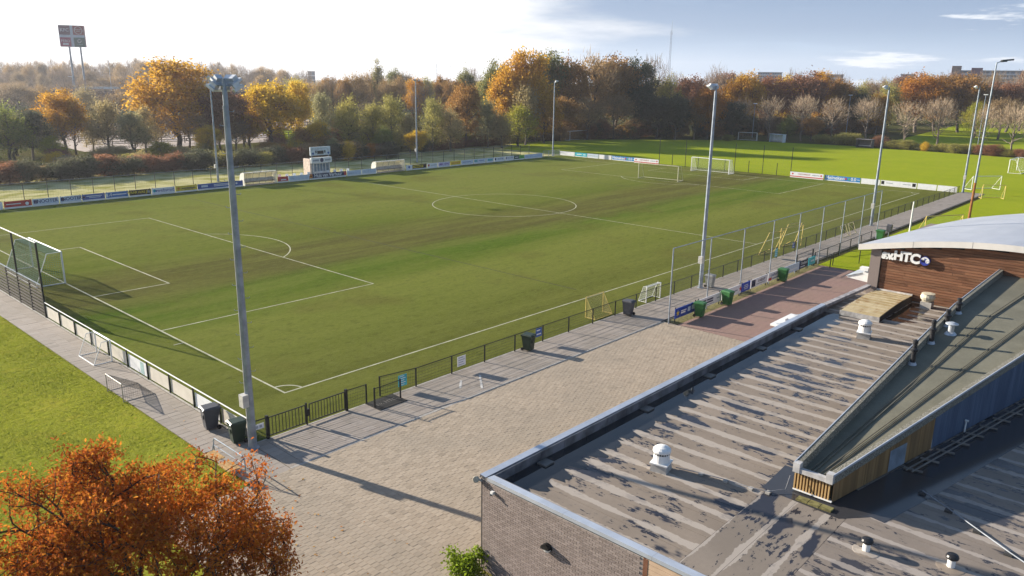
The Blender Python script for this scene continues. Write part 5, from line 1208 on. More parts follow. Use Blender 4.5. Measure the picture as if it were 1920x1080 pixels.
def tree_proto(seed, base=.28, ncl=95, nlf=60, leaf=.17, clr=.62, shape='round', twig=0, H=10., Wd=8., bark_m=None, gain=1.):
    rg = np.random.default_rng(seed); m = MB(); tips = []; all_pts = []
    top = H*(.72 if shape != 'poplar' else .9)
    tr = limb(m, (0,0,-.1), (rg.normal()*.25,rg.normal()*.25,top), .024*H, .006*H, rg, 7, .03); all_pts += tr[2:]
    nl = 11 if shape != 'poplar' else 16
    for i in range(nl):
        f = .30+.62*i/nl; s = np.array(tr[0])+(np.array(tr[-1])-np.array(tr[0]))*max(base*.8, f*.85)
        az = i*2.4+rg.uniform(-.4,.4); el = rg.uniform(.35,1.0) if shape != 'poplar' else 1.25
        L = Wd*.42*rg.uniform(.75,1.1)*(1-.35*f) if shape != 'poplar' else Wd*.35
        e = s+np.array([math.cos(az)*math.cos(el), math.sin(az)*math.cos(el), math.sin(el)])*L
        pp = limb(m, s, e, .010*H*(1.2-f*.6), .003*H, rg, 4, .12); all_pts += pp[1:]
    A = np.array(all_pts)
    cz = H*(base+1)/2; rz = H*(1-base)/2*.93
    if shape == 'bush': cz = H*.42; rz = H*.52
    rx = Wd/2*.88; cs = []
    lob = unit(rg, 7); lr = rg.uniform(.55,1.22,7)
    while len(cs) < ncl:
        d = unit(rg,1)[0]; r = rg.uniform(.12,1)**.42; k = (np.maximum(lob@d,0)**3); g = (k@lr+.35*.9)/(k.sum()+.35)
        c = np.array([d[0]*rx*r*g, d[1]*rx*r*g, cz+d[2]*rz*r*g])
        if shape == 'round' and d[2] < -.3 and rg.random() < .5: continue
        if shape == 'cone': w = 1-.75*(c[2]-H*base)/(H*(1-base)); c[0] *= w*1.25; c[1] *= w*1.25
        cs.append(c)
    cs = np.array(cs)
    for c in cs:
        d = np.linalg.norm(A-c, axis=1)+np.where(A[:,2] > c[2], 1.5, 0); j = int(d.argmin())
        limb(m, A[j], c, .0028*H, .0010*H, rg, 2, .15)
    me_t = m.mesh('trunk'); me_t.materials.append(bark_m or bark)
    vs = []
    if nlf:
        c = np.repeat(cs, nlf, 0)+rg.normal(size=(len(cs)*nlf,3))*np.array([clr,clr,clr*.72])*rg.uniform(.7,1.2,(len(cs)*nlf,1)); vs.append(leaf_quads(rg, c, leaf))
    if twig:   # thin upright twigs as slender blades
        nt_ = len(cs)*twig; c = np.repeat(cs, twig, 0)+rg.normal(size=(nt_,3))*.45; d = unit(rg, nt_); out = c-np.array([0,0,H*.45]); out /= np.linalg.norm(out,axis=1)[:,None]
        d = d*.55+out*.9+np.array([0,0,.35]); d /= np.linalg.norm(d,axis=1)[:,None]; L = rg.uniform(.5,1.3,nt_)[:,None]
        sd = np.cross(d, unit(rg, nt_)); sd /= np.linalg.norm(sd,axis=1)[:,None]+1e-9; w = .026
        vs.append(np.stack([c-sd*w, c+sd*w, c+d*L*.6+sd*w*.7, c+d*L], 1).reshape(-1,3))
    me_c = np_mesh('crown', np.concatenate(vs), 4); me_c.materials.append(LM['gold'])
    return me_t, me_c
PR = dict(
 broad=[tree_proto(s, .16, 130, 105, .125, .50) for s in (1,2,3)], loose=[tree_proto(s, .10, 100, 62, .12, .62, 'cone', 5) for s in (4,5,6)],
 bare=[tree_proto(s, .25, 120, 4, .12, .6, 'round', 13) for s in (7,8)], pollard=[tree_proto(s, b_, n_, 0, .1, .5, 'round', 8, bark_m=bark_pale) for s, b_, n_ in ((9,.34,130),(10,.28,95),(31,.38,115),(32,.30,80))],
 poplar=[tree_proto(12, .08, 80, 60, .13, .45, 'poplar', 0, 10., 3.2)], bush=[tree_proto(s, .02, 90, 80, .20, .85, 'bush', 4, 10., 10.) for s in (13,14,15)])
USE = dict(gold='broad',yellow='broad',orange='broad',copper='broad',russet='broad',brown='bare2',olive='loose',darkolive='broad',green='loose',dark='broad',lime='loose',sparse='loose',greygreen='loose',bare='bare',pollard='pollard',farbrown='bare2',poplar='poplar',dusty='bush')
PR['bare2'] = [tree_proto(s, .22, 110, 22, .15, .62, 'round', 16) for s in (17,18)]
DESC = dict(gold='golden leaved',yellow='yellow leaved',orange='orange leaved',copper='copper brown',russet='dark russet',brown='thinning brown',olive='olive green',darkolive='dark olive',green='green',dark='dark evergreen',lime='yellow-green',sparse='half bare',greygreen='grey-green',bare='bare',pollard='pruned bare',farbrown='brown',poplar='slender poplar',dusty='pale dusty')
cnt = 0; PLANTED = []
def ordinal(i):
    w = 'first second third fourth fifth sixth seventh eighth ninth tenth eleventh twelfth'.split()
    if i < 12: return w[i]
    k = i+1; return f"{k}{'th' if k % 100 in (11, 12, 13) else {1: 'st', 2: 'nd', 3: 'rd'}.get(k % 10, 'th')}"
def plant(name, kind, x, y, h, w, label, group, form=None, cat='tree'):
    global cnt; cnt += 1
    fm = form or USE[kind]; tr, cr = PR[fm][cnt % len(PR[fm])]; wd0 = dict(poplar=3.2, bush=10.).get(fm, 8.)
    t = thing(name, (x,y,0), label, cat, group); rg = random.Random(cnt)
    t.rotation_euler = (0,0,rg.uniform(0,6.28)); t.scale = (w/wd0*1.06, w/wd0*1.06, h/10.)
    a = bpy.data.objects.new('trunk', tr); b = bpy.data.objects.new('crown', cr)
    for o in (a, b): COL.objects.link(o); o.parent = t
    b.material_slots[0].link = 'OBJECT'; b.material_slots[0].material = LM[kind]
    PLANTED.append(t); return t
HEDGE =[('russet',12,94.2,3.9,5.3),('russet',14.2,93.2,4.1,4.1),('dark',16.4,93.2,4.5,4.6),('brown',19.5,95.1,3,3.6),('dark',20.8,92.9,3.5,4.7),('dark',22.7,93.6,4.1,5.1),('dark',25.2,94.6,4.3,5),('russet',28.2,94.3,4.2,4.7),('dark',30.5,92.5,3.9,5.1),('russet',34.4,94.9,4.1,5.3),('russet',37.2,94,3.1,4.2),('russet',39.1,94.6,3.8,4.7),('dark',40.9,93.4,3.9,5.4),('dark',42.3,91.9,4.5,5.2),('olive',46,93.5,3.6,4.8),('dark',47.5,92.7,2.8,4.1),('olive',49.6,93.5,3.1,3.7),('dark',51.3,92.6,4.1,5.7),('olive',53.3,91.5,3.4,3.4),('dark',56.5,93.2,3.8,5.7),('russet',59.4,93.3,3.2,4.7),('russet',60.4,91,4.1,4.3),('brown',62.9,91.1,4.6,4.6),('russet',67.5,92.5,3.3,4.1),('dark',68.8,91.4,4.4,5.1),('brown',71.7,91.2,4.5,5.8),('olive',77.3,93.6,2.8,3),('brown',78.4,92.2,3,4.3),('russet',81.9,93.8,3.4,4),('dark',92.5,94.5,4.1,5.2),('russet',96.5,95.4,2.6,3.3),('russet',98.3,94.9,2.6,3.3),('russet',100.5,94.7,3.1,3.3),('russet',104.6,95.8,3.5,4.5),('russet',108.6,97.4,3.1,3.6),('russet',111.4,97.7,3,4.1),('russet',112.4,95.7,3.6,3.8),('russet',116.3,96,3,3.6),('russet',119.3,96.3,2.6,3),('olive',125.7,100,3,4.5),('olive',128.6,99.8,2.9,3.9),('dark',133,100.8,2.3,3.2),('dark',133.1,98.7,2.3,2.3),('dusty',26.4,106.8,3,3.5),('dark',25,94,4.4,3.2),('russet',28.6,95.3,4.5,3.5),('orange',62,99.5,3.8,3.5),('yellow',70.1,88.9,4.8,2.8),('orange',76,90.5,4.1,2.3),('dark',65.4,90.4,4.2,3),('dark',73.6,89.9,3.9,3.3),('dark',79.2,87.9,4.5,3.8)]
MID =[('green',22.9,126.2,11.2,10.4),('dark',27.2,128.7,10,7.8),('gold',34.4,133.3,12.6,9.8),('lime',28.9,123.5,5,5.8),('sparse',40.4,128.3,12.1,8.8),('brown',45.1,127.3,6.7,5.3),('gold',54.9,129.9,18.6,18.5),('russet',61.9,122.7,14.5,11.2),('yellow',54.8,116.4,5.9,6.3),('brown',62.9,120.3,7.6,6.7),('yellow',71.2,120.1,15.4,14.8),('gold',66.9,121.9,8.6,6.8),('yellow',79.2,122.3,14.7,6.6),('greygreen',88.1,126.5,13.7,8.2),('yellow',72.7,104.7,7,5.5),('olive',78.6,102.8,12.5,8.7),('olive',85.4,103.6,11.6,7.6),('olive',88.5,101.1,12.8,8.7),('green',82.7,96.5,6.3,5.5),('sparse',90,96.7,9,6.9),('olive',95.4,95.5,12.3,7.6),('sparse',98.4,93.1,10.1,8.2),('copper',108.5,99,15.6,9.4),('greygreen',112.7,95.7,11.6,8.7),('sparse',113.1,91.7,8.8,7.4),('yellow',86.3,90.5,5.6,5.5),('gold',125.9,101.1,19.3,12.7),('gold',129.1,98.6,22.6,14.1),('darkolive',147.8,107.3,24.7,12.5),('copper',152.3,103.9,21.3,14),('brown',161.5,102,22.7,16.7),('copper',170.3,100.8,24.1,16.3),('dark',175.2,97.1,21.9,14),('bare',187.4,99.5,22.5,13),('sparse',124.2,94.2,16.5,9.7),('lime',120.6,93.2,10.4,10.8),('gold',132.9,95.6,12.8,9.4),('copper',141.7,97.6,12.1,9.8),('brown',150.5,95.5,11.4,11.5),('brown',159.7,93.3,12.8,11.7),('dark',169.3,91,14.3,10.5),('darkolive',130.9,110.5,20.2,9.8),('olive',183.4,91,18.5,11.8),('russet',193.1,89.5,18.4,13.7),('bare',203.9,87.4,19.5,11.6),('orange',177.7,74.7,14.3,10.3),('gold',207.8,78.7,19.9,12.3),('gold',203.5,81.8,16.1,9.8),('russet',214.2,73.9,17.5,13.2),('yellow',222.5,73.8,19.2,10.1),('russet',223.2,67.2,18.9,15.8),('gold',232.7,66.3,19.4,8.5),('copper',237.3,63,18.2,12),('dark',170.3,80.4,12.3,10.2),('dark',183.3,70.4,10.4,8.9),('dark',169.5,85.9,12.9,8.9),('brown',174.6,77.1,10.3,8.8),('green',196.7,60.2,7.3,6.8),('copper',198.4,54.1,7.1,7.4),('dark',242.6,59,14.2,10.3),('olive',258.1,54.1,17.6,14.2),('gold',243.9,52,13.5,10.2),('orange',267.9,47,19.3,19.7),('copper',280.5,44.6,18.8,14.7),('copper',281.2,37.3,20.6,16.3),('russet',289.7,31.2,16.9,12.8),('russet',296.6,26.2,16.5,14.7),('bare',308.6,24.4,21.4,13.2),('lime',254.8,26.5,11.6,9.8),('brown',250.4,19.2,12.6,11.1)]
POLLARD =[('pollard',185.2,69,11.2,7.7),('pollard',192.1,63.7,12.2,8.7),('pollard',196,55.9,12.6,8.6),('pollard',203.1,50.4,12.1,9.2),('pollard',203,41.1,12.1,8.4),('pollard',196.2,29.3,12.2,9),('pollard',199.6,22.6,12.8,8.6),('pollard',198.2,12.2,11.1,7.8),('pollard',190.5,4.6,11.7,8.1),('pollard',197.2,2.4,12.6,8.2)]
SHRUB =[('olive',179,69,1.9,3.5),('olive',193,48.9,2.5,5.7),('olive',194,43.7,3.6,6.2),('olive',192.6,40.4,3.3,5.6),('russet',191.2,33.3,3.2,4.9),('olive',190.5,29.8,2.4,5.3),('olive',189.8,26.5,2.6,4.7),('yellow',188.4,22,2.4,2.5),('olive',190.1,18.8,2.3,4.6),('olive',187.8,15.3,2.5,4.3),('olive',188.8,12.7,2.5,4.3),('russet',188,10,2.7,4.2),('russet',187.3,7.3,2.9,5.4),('olive',187,4.3,1.9,3.6),('russet',186.5,1.6,2.3,4)]
WOOD =[('olive',110.2,174.9,15.4,9.4),('olive',129.1,200.6,17.1,9.5),('bare',137.8,211.8,11.1,7.2),('brown',115.8,173.6,14.9,8.6),('olive',128.5,189.1,14.5,7.8),('brown',115.3,166.5,15.2,7.5),('copper',135.4,191.7,15.3,8.3),('bare',117.7,164.1,16,7.2),('olive',142.5,194.8,14.4,10.7),('copper',133,179.3,15,8),('bare',140.1,186.2,13.7,9.6),('brown',137.2,179.3,17.7,10.4),('olive',167.5,216,10.8,9.2),('brown',146.4,183.4,18.5,9.3),('brown',170,212.1,15.6,9.6),('brown',160.5,196.4,17,7.5),('brown',139.8,167.1,14.9,8.3),('darkolive',178.1,209.8,19,9.2),('brown',142.8,164.2,16.2,7.8),('brown',180.2,206.1,18.4,10),('bare',183.9,206.3,11.9,9.9),('gold',141.8,154.9,15.5,8),('bare',141.8,151.9,14.2,9),('olive',151.5,161.1,17.3,7.7),('brown',183.2,192.3,13.9,10.1),('copper',162.5,167,17.4,9),('bare',178.2,182.4,16.2,7.7),('copper',157.4,154.7,15,10.4),('olive',192,188.8,16.1,10.6),('darkolive',160.9,153.1,18.7,7.7),('brown',192.3,182.1,15.8,11.3),('bare',202.2,191.4,19.6,9.8),('olive',171.8,157.7,16.1,8.5),('olive',182.1,163.6,18.2,9.7),('poplar',145.6,178.2,21.3,3.6),('olive',215.4,116.2,18.5,8.5),('bare',245.8,130.6,15.7,10.5),('bare',236.6,121.3,18.3,10.8),('brown',229.6,111.9,16.1,9.3),('brown',236.8,112.1,16.9,8),('bare',234.3,105.7,17.5,9.3),('russet',254.7,113.2,18.4,11.3),('russet',280.4,123.3,19.4,12.9),('brown',249.7,101.2,19.3,11.3),('brown',284.7,114.7,17.5,10.2),('olive',247.5,93,17,10.6),('olive',264.7,96.6,16.8,9.7),('bare',304.4,108.9,16.2,9.9),('bare',303.1,105.6,20.3,9.8),('russet',274.4,89.3,18.7,9.8),('bare',265.5,80.9,18.7,9.5),('brown',317.7,97.9,17,13),('bare',310.7,90,19.4,9.5),('brown',329.4,93,17,10.8),('olive',280,70,17.6,10.4),('brown',332.8,84.8,18.1,10.4),('brown',343.9,83.5,18,12),('bare',322.6,72.5,16.8,10.3),('russet',328.6,71,20.7,13.1),('brown',346.5,71.8,20.3,9.3),('olive',364.5,72.2,21.3,13.2),('bare',366.6,68.9,17.8,13.5),('bare',322.8,52.9,20,11.7),('russet',373.6,62.9,20.6,9.8),('bare',379.8,59.3,18,11.7),('bare',320.4,41.1,20.1,10.9),('brown',352.1,44.3,21.1,10.1),('bare',324.9,36,20.4,8.4),('bare',403.3,46.4,19.7,12.2),('russet',365.8,35.6,21.1,8.9),('russet',344.4,27.7,17.4,10.6)]
FARWOOD =[('farbrown',126.8,539.3,21.3,13.4),('bare',122.5,507.8,22.5,12.1),('bare',131.5,523.6,22.6,9.9),('brown',123.9,484,20.3,8.3),('farbrown',129.5,490.6,21.9,13),('bare',135.8,500.5,22.5,12.9),('bare',136.2,489.8,21.1,9.6),('farbrown',143.1,498.9,23.1,10.1),('farbrown',142.8,491,23.1,8.6),('bare',161.7,533.2,25,9.8),('brown',144.6,471.8,21.3,9.3),('brown',164.2,518.6,23.1,9.8),('bare',156.4,482.5,23.9,11.3),('bare',165.1,499.6,20,13.3),('brown',168.6,498.5,23.7,12.2),('bare',164.9,476.6,20.2,11.4),('bare',186.9,519.2,21.5,11.8),('bare',190.5,523.8,22.9,12.3),('farbrown',184.6,491.6,24.7,13.7),('brown',179.4,471.5,21.6,10.6),('bare',187.9,479,23.9,9.5),('farbrown',198.2,493.4,26,11.4),('brown',187.8,458.9,25,13.1),('farbrown',191.4,460.1,23.1,13.2),('bare',217.5,509.5,24.2,13.4),('bare',215.8,492.5,26.8,11.1),('farbrown',211.7,476.1,22.8,11.7),('bare',216.9,474.9,21.9,11.2),('bare',228.6,491,25.7,9.9),('farbrown',231.4,488.2,20.8,11.1),('bare',246.2,506.2,25.4,16.2),('brown',226.8,459.9,20.5,13.5),('bare',238.4,471.7,24.2,10),('farbrown',245.1,476.6,24.6,11.9),('bare',231.2,441.9,20.6,11.1),('brown',258.5,484.1,23.7,11.6),('bare',241,439.2,22.2,12.8),('bare',253.5,452.8,20,13.2),('farbrown',266.5,467.4,20.6,13),('brown',271.6,465.6,22.2,15.5),('farbrown',291.2,492.9,22.2,14.1),('bare',279,461.7,20.3,10.3),('brown',272,440.5,21.2,12.4),('bare',293.8,466.5,16.7,14.3),('bare',274.4,426.9,17.5,14.2),('bare',309.2,472.5,20.2,10.8),('bare',103.7,450,17.4,8.9),('bare',106.2,441.3,14.6,11.9),('bare',114.1,457.8,15.2,8.5),('bare',115.6,451.7,15.9,11.2),('farbrown',111.6,426.6,17.1,7.1),('brown',128.9,466.1,20.1,9.8),('bare',125.4,445.8,14.2,11.2),('farbrown',120.4,419.7,15.3,8.1),('bare',135.7,453.6,16.8,11.4),('bare',140.1,451.5,17.8,12.3),('bare',144.6,454.4,13.6,9.3),('bare',147.7,450,19.2,10.4),('farbrown',141.2,418.3,18.3,9.7),('bare',159.4,462.5,15.3,10.1),('brown',151.8,430.7,14.3,12.2),('bare',163,448.8,15.4,8.1),('brown',159.3,425.4,15.4,10.2),('bare',166.3,434.9,15.9,10.2),('bare',175.2,442.6,18.5,12.1),('farbrown',164.4,404.8,18.7,12.7),('brown',185.1,443.1,16.5,10.6),('brown',187.9,437.5,19,9.7),('brown',196.4,448.6,17.4,12.9),('bare',199.3,442.6,18.7,13.6),('bare',189.1,409.8,15.8,10.6),('farbrown',205,436.1,19,13.7),('bare',214.1,441,14.7,9.1),('brown',207.5,422,18.5,9.9),('bare',214.8,422.4,18.8,10.6),('farbrown',210.3,407.1,16.2,13),('bare',224,420,15.1,12.7),('farbrown',214.8,397.9,18.1,8.1),('bare',223.7,404.3,14.1,12.8),('bare',242.2,428.5,15.3,10.9),('brown',233.7,404.4,16.9,9.1),('brown',231.7,387.7,10.9,13.5),('brown',232,379.3,12.9,11.9),('bare',238.8,383.2,13,10.4),('brown',241.1,377.2,13.7,10.5),('bare',254.9,392.1,12,9.7),('bare',87.1,384,11.6,10.1),('brown',97.2,400.5,10.9,10.2),('brown',103.3,398.2,11.9,7.8),('bare',102.5,378.1,10.1,10.3),('bare',110.2,379,10.2,10.6),('bare',122.7,400.8,11.9,10.9),('bare',128.5,397.3,10.6,8.9),('farbrown',125.7,370.6,11.6,10.9),('bare',129.1,364.1,10.4,6.8),('brown',136.7,363.5,9.3,10),('brown',150.1,382.5,9.6,8.3),('bare',143.7,349.6,11.6,9.6),('farbrown',162.5,374.9,11.8,8.4),('bare',163.8,359.3,12.3,11.7),('farbrown',166.2,350.2,10.5,7.7),('farbrown',180.5,365.7,10.9,11.9),('bare',187.9,363.5,11.9,9.8),('bare',185.8,343.7,10.6,9.1),('brown',198.5,350.8,12.8,8.6),('brown',199.8,340.3,10.5,7.6),('bare',210.9,342.6,13,10.6),('bare',225.3,351.2,9.3,9.7)]

NAMED = {('gold',54.9):'largest golden tree with dark limbs behind the near end of the frosty strip', ('gold',34.4):'golden tree of middle size left of the largest golden tree',
 ('yellow',71.2):'wide yellow tree left of the scoreboard', ('copper',108.5):'slim copper tree with fan of branches left of the far corner mast',
 ('gold',129.1):'tall golden tree on the left flank of the big brown clump', ('darkolive',147.8):'dark olive treetop highest in the big brown clump',
 ('greygreen',88.1):'round grey-green willow above the scoreboard', ('gold',207.8):'golden treetop right of the middle right mast', ('orange',267.9):'broad orange tree under the far apartment blocks',
 ('orange',177.7):'low orange tree behind the head of the mast by the ball net', ('green',196.7):'small green tree between two pruned bare trees', ('copper',198.4):'small copper tree leaning on a white stem'}
for k, x, y, h, w in MID:
    z = 'beyond the frosty strip' if x < 118 else ('in the big clump behind the far corner' if x < 190 else 'behind the right hand playing field')
    lb = NAMED.get((k, x))
    plant('tree', k, x, y, h, w, lb or f'{DESC[k]} tree {z}', None if lb else f'{DESC[k]} trees {z}')
rg_ = random.Random(33)
for i in range(20):
    x = 14+i*3.3+rg_.uniform(-1,1); y = rg_.uniform(122,142); k = rg_.choice(['sparse','bare','olive','brown','sparse','greygreen']); plant('tree', k, x, y, rg_.uniform(7,11), rg_.uniform(6,9), f'{DESC[k]} young tree before the sandy paddock', f'{DESC[k]} young trees before the paddock')
for i in range(24):
    f = rg_.random(); x = 60+f*130; y = rg_.uniform(240,305)-f*60; k = rg_.choice(['bare','farbrown','olive','sparse','brown']); plant('tree', k, x, y, rg_.uniform(9,14), rg_.uniform(9,14), f'{DESC[k]} tree before the distant noise wall', f'{DESC[k]} trees before the noise wall')
for k, x, y, h, w in WOOD:
    z = 'in the wood behind the scoreboard side' if x < 215 and y > 120 else 'in the back row of the right hand wood'
    if k == 'poplar': plant('tree', k, x, y, h, w, 'slender poplar standing above the wood on the skyline', None)
    else: plant('tree', k, x, y, h, w, f'{DESC[k]} tree {z}', f'{DESC[k]} trees {z}')
for i, (k, x, y, h, w) in enumerate(POLLARD):
    o = ['first','second','third','fourth','fifth','sixth','seventh','eighth','ninth','tenth'][i]
    plant('pruned_tree', k, x, y, h, w, f'{o} pruned bare tree from the wood along the field edge', 'pruned trees along the field edge')
for k, x, y, h, w in FARWOOD: plant('tree', k, x, y, h*1.0, w*1.1, f'{DESC[k]} tree in the distant wood behind the noise wall', f'{DESC[k]} trees in the distant wood')
for k, x, y, h, w in HEDGE: plant('hedge_bush', k, x, y+2.2, h*.86, w*1.15, f'{DESC[k]} bush in the hedge along the frosty strip', f'{DESC[k]} bushes in the hedge', 'bush', 'bush')
for k, x, y, h, w in SHRUB: plant('shrub', k, x, y, h, w, 'bright yellow shrub at the edge of the right field' if k == 'yellow' else f'{DESC[k]} shrub along the edge of the right field', None if k == 'yellow' else f'{DESC[k]} shrubs along the right field', 'bush', 'shrub')

rg_ = random.Random(21)
for i in range(80):
    x = rg_.uniform(8,120) if i < 40 else rg_.uniform(68,120); y = rg_.uniform(98,122) if x < 100 else rg_.uniform(97,106); k = rg_.choice(['olive','brown','sparse','russet','yellow','lime','greygreen','olive','copper'])
    plant('understorey_shrub', k, x, y, rg_.uniform(2,3.6) if x < 70 else rg_.uniform(4,7), rg_.uniform(3.5,6), f'{DESC[k]} shrub filling the gap between hedge and trees', f'{DESC[k]} shrubs between hedge and trees', 'bush', 'shrub')
for i in range(75):
    f = i/75; x = 132+f*120+rg_.uniform(-3,3); y = 101-f*45+rg_.uniform(1,8)-(max(0,f-.5)*12); k = rg_.choice(['dark','dark','russet','brown','darkolive','copper'])
    plant('understorey_shrub', k, x, y, rg_.uniform(3,7), rg_.uniform(5,8), f'{DESC[k]} shrub at the shady foot of the far wood', f'{DESC[k]} shrubs at the foot of the far wood', 'bush', 'shrub')
by_label = {}
for t in PLANTED: by_label.setdefault(t['label'], []).append(t)
for lb, ts in by_label.items():
    if len(ts) < 2: continue
    ts.sort(key=lambda t: -math.atan2(t.location.y-CY, t.location.x-CX))       # left to right as seen
    for i, t in enumerate(ts): t['label'] = f'{ordinal(i)} {lb} from left'
# ---- oak in the foreground
def fg_oak():
    rg = np.random.default_rng(77); bx, by = -12.35, -14.1
    t = thing('oak_tree', (bx,by,0), 'young oak with rusty orange leaves in the near corner', 'tree')
    segs = []; tips = []
    def grow(p, d, L, r, lev):
        k = 4; pts = [np.array(p, float)]
        for i in range(k):
            d = d+rg.normal(size=3)*.15+np.array([0,0,.04]); d /= np.linalg.norm(d); pts.append(pts[-1]+d*L/k)
        for i in range(k): segs.append((pts[i], pts[i+1], r*(1-.5*i/k), r*(1-.5*(i+1)/k), lev))
        if lev >= 3:
            tips.extend((pts[-1], pts[2], pts[3])); return
        n = [14,7,5][lev]
        for j in range(n):
            f = (.35+.65*(j+1)/n) if lev else (.13+.87*(j+1)/n); i = min(k-1, int(f*k-.01)); b = pts[i]+(pts[i+1]-pts[i])*(f*k-i)
            a = rg.normal(size=3); a -= d*(a@d); a /= np.linalg.norm(a); sp = rg.uniform(.6,1.1)
            if lev == 0: az = j*2.4; a = np.array([math.cos(az), math.sin(az), 0]); sp = 1.2-.8*f
            nd = d*(1-sp*.45)+a*sp*.95+np.array([0,0,.05]); nd /= np.linalg.norm(nd)
            grow(b, nd, L*[.72,.52,.5][lev]*rg.uniform(.75,1.2)*(1.25-.55*f if lev == 0 else 1), r*(.5 if lev == 0 else .5), lev+1)
        tips.append(pts[-1])
    grow((0,0,-.1), np.array([.02,.02,1.]), 5.0, .13, 0)
    T = np.array(tips); hi = np.percentile(T, 99, 0); lo = np.percentile(T, 1, 0); q = np.percentile(np.hypot(T[:,0], T[:,1]), 97)
    S = np.array([4.05/q, 4.05/q, 6.0/hi[2]]); print('oak', len(T), hi, lo, q)
    extra = []                                   # more twigs where the dome is still open
    for _ in range(900):
        d = unit(rg, 1)[0]; d[2] = abs(d[2])*1.0-.12; r = rg.uniform(.55, 1.)**.5
        p = np.array([d[0]*3.9*r, d[1]*3.9*r, 1.7+d[2]*4.3*r])/S; dd = np.linalg.norm((T-p)*S, axis=1); j = int(dd.argmin())
        if dd[j] > .28 and dd[j] < 1.6: segs.append((T[j], p, .012, .005, 3)); extra.append(p); extra.append((p+T[j])/2)
    if extra: T = np.concatenate([T, np.array(extra)])
    m = MB()
    for a, b, r0, r1, lev in segs: m.tube(a*S+np.array([bx,by,0]), b*S+np.array([bx,by,0]), max(r0,.006), max(r1,.004), 7 if lev < 2 else 4, False)
    m.build('trunk', P('oak_bark',(.055,.040,.030),.9,0,.3,9.), t)
    C_ = T*S; n = len(C_); per = max(5, int(52000/n)); c = np.repeat(C_, per, 0)+rg.normal(size=(n*per,3))*.15
    N_ = len(c); a = unit(rg, N_); nn = unit(rg, N_)+np.array([0,0,.7]); b = np.cross(nn, a); b /= np.linalg.norm(b,axis=1)[:,None]; s = rg.uniform(.034,.072,N_)[:,None]
    prof = [(-1.,0),(-.55,.32),(-.3,.16),(.05,.55),(.25,.24),(.6,.42),(1.05,0),(.6,-.42),(.25,-.24),(.05,-.55),(-.3,-.16),(-.55,-.32)]
    cup = np.cross(a, b)
    v = np.stack([c+a*s*u+b*s*w+cup*s*(abs(w)*.35-.1*u*u) for u, w in prof], 1).reshape(-1,3)
    me = np_mesh('crown', v, 12)
    lm = leaf_mat('oak_leaf', (.25,.068,.012), (.165,.045,.011), (.34,.155,.02), .48); me.materials.append(lm)
    o = bpy.data.objects.new('crown', me); COL.objects.link(o); o.parent = t
fg_oak()
# shrub at the building corner
def corner_shrub():
    rg = np.random.default_rng(5); bx, by = -4.2, -17.5; t = thing('corner_shrub', (bx,by,0), 'leafy yellow-green shrub at the brick wall corner', 'shrub')
    m = MB(); cs = []
    for i in range(26):
        e = np.array([bx,by,0])+np.array([rg.normal()*.20,rg.normal()*.30,rg.uniform(.25,.80)]); limb(m, (bx+rg.normal()*.1,by+rg.normal()*.1,0), e, .018, .006, rg, 3, .1); cs.append(e)
    m.build('stem', bark, t); c = np.repeat(np.array(cs), 110, 0)+rg.normal(size=(26*110,3))*.13; c[:,0] = np.minimum(c[:,0], BX-.06)
    me = np_mesh('foliage', leaf_quads(rg, c, .05)-np.array([bx,by,0]), 4); me.materials.append(leaf_mat('shrub_leaf', (.10,.14,.012), (.17,.18,.015), (.06,.085,.012)))
    o = bpy.data.objects.new('foliage', me); COL.objects.link(o); o.parent = t
corner_shrub()

# ------------------------------------------------------------------ far background
# noise wall on the embankment
t = thing('noise_wall', (60,350,4.2), 'dark purple-brown noise wall along the distant motorway', 'wall')
nw = P('noise_wall_panel', (.085,.055,.060), .8, 0, .25, .3)
for i in range(36):
    x = 24+i*7.6; y = 362-(x-24)*.42; x1 = x+7.5; y1 = 362-(x1-24)*.42
    MB().add([(x,y,4.2),(x1,y1,4.2),(x1,y1,8.4),(x,y,8.4),(x,y+.3,4.2),(x1,y1+.3,4.2),(x1,y1+.3,8.4),(x,y+.3,8.4)],[(0,1,2,3),(3,2,6,7),(5,4,7,6),(0,3,7,4),(1,5,6,2)]).build('panel', nw, t)
t = thing('road_gantry', (118,322,4), 'white road gantry beam above the noise wall', 'gantry')
MB().beam((106,328,9.6),(146,311,9.6),1.0,.9).build('beam', white, t)
for x, y in ((107,327.6),(145.5,311.2)): MB().tube((x,y,3),(x,y,9.6),.3,.3,8).build('post', galv, t)
for i, (x, y, z0, h) in enumerate(((75,348,4,15),(104,330,4,14),(150,318,4,14.5),(180,300,4,13),(120,332,4,21),(247,262,0,22),(292,300,0,22))):
    t = thing('street_lamp', (x,y,z0), ordinal(i)+' thin grey lamp post along the distant motorway', 'lamp post', 'lamp posts along the distant motorway')
    MB().tube((x,y,0),(x,y,h),.16,.10,6).build('pole', galv, t); MB().beam((x,y,h),(x-1.4,y+.6,h+.2),.25,.2).build('lamp', white, t)
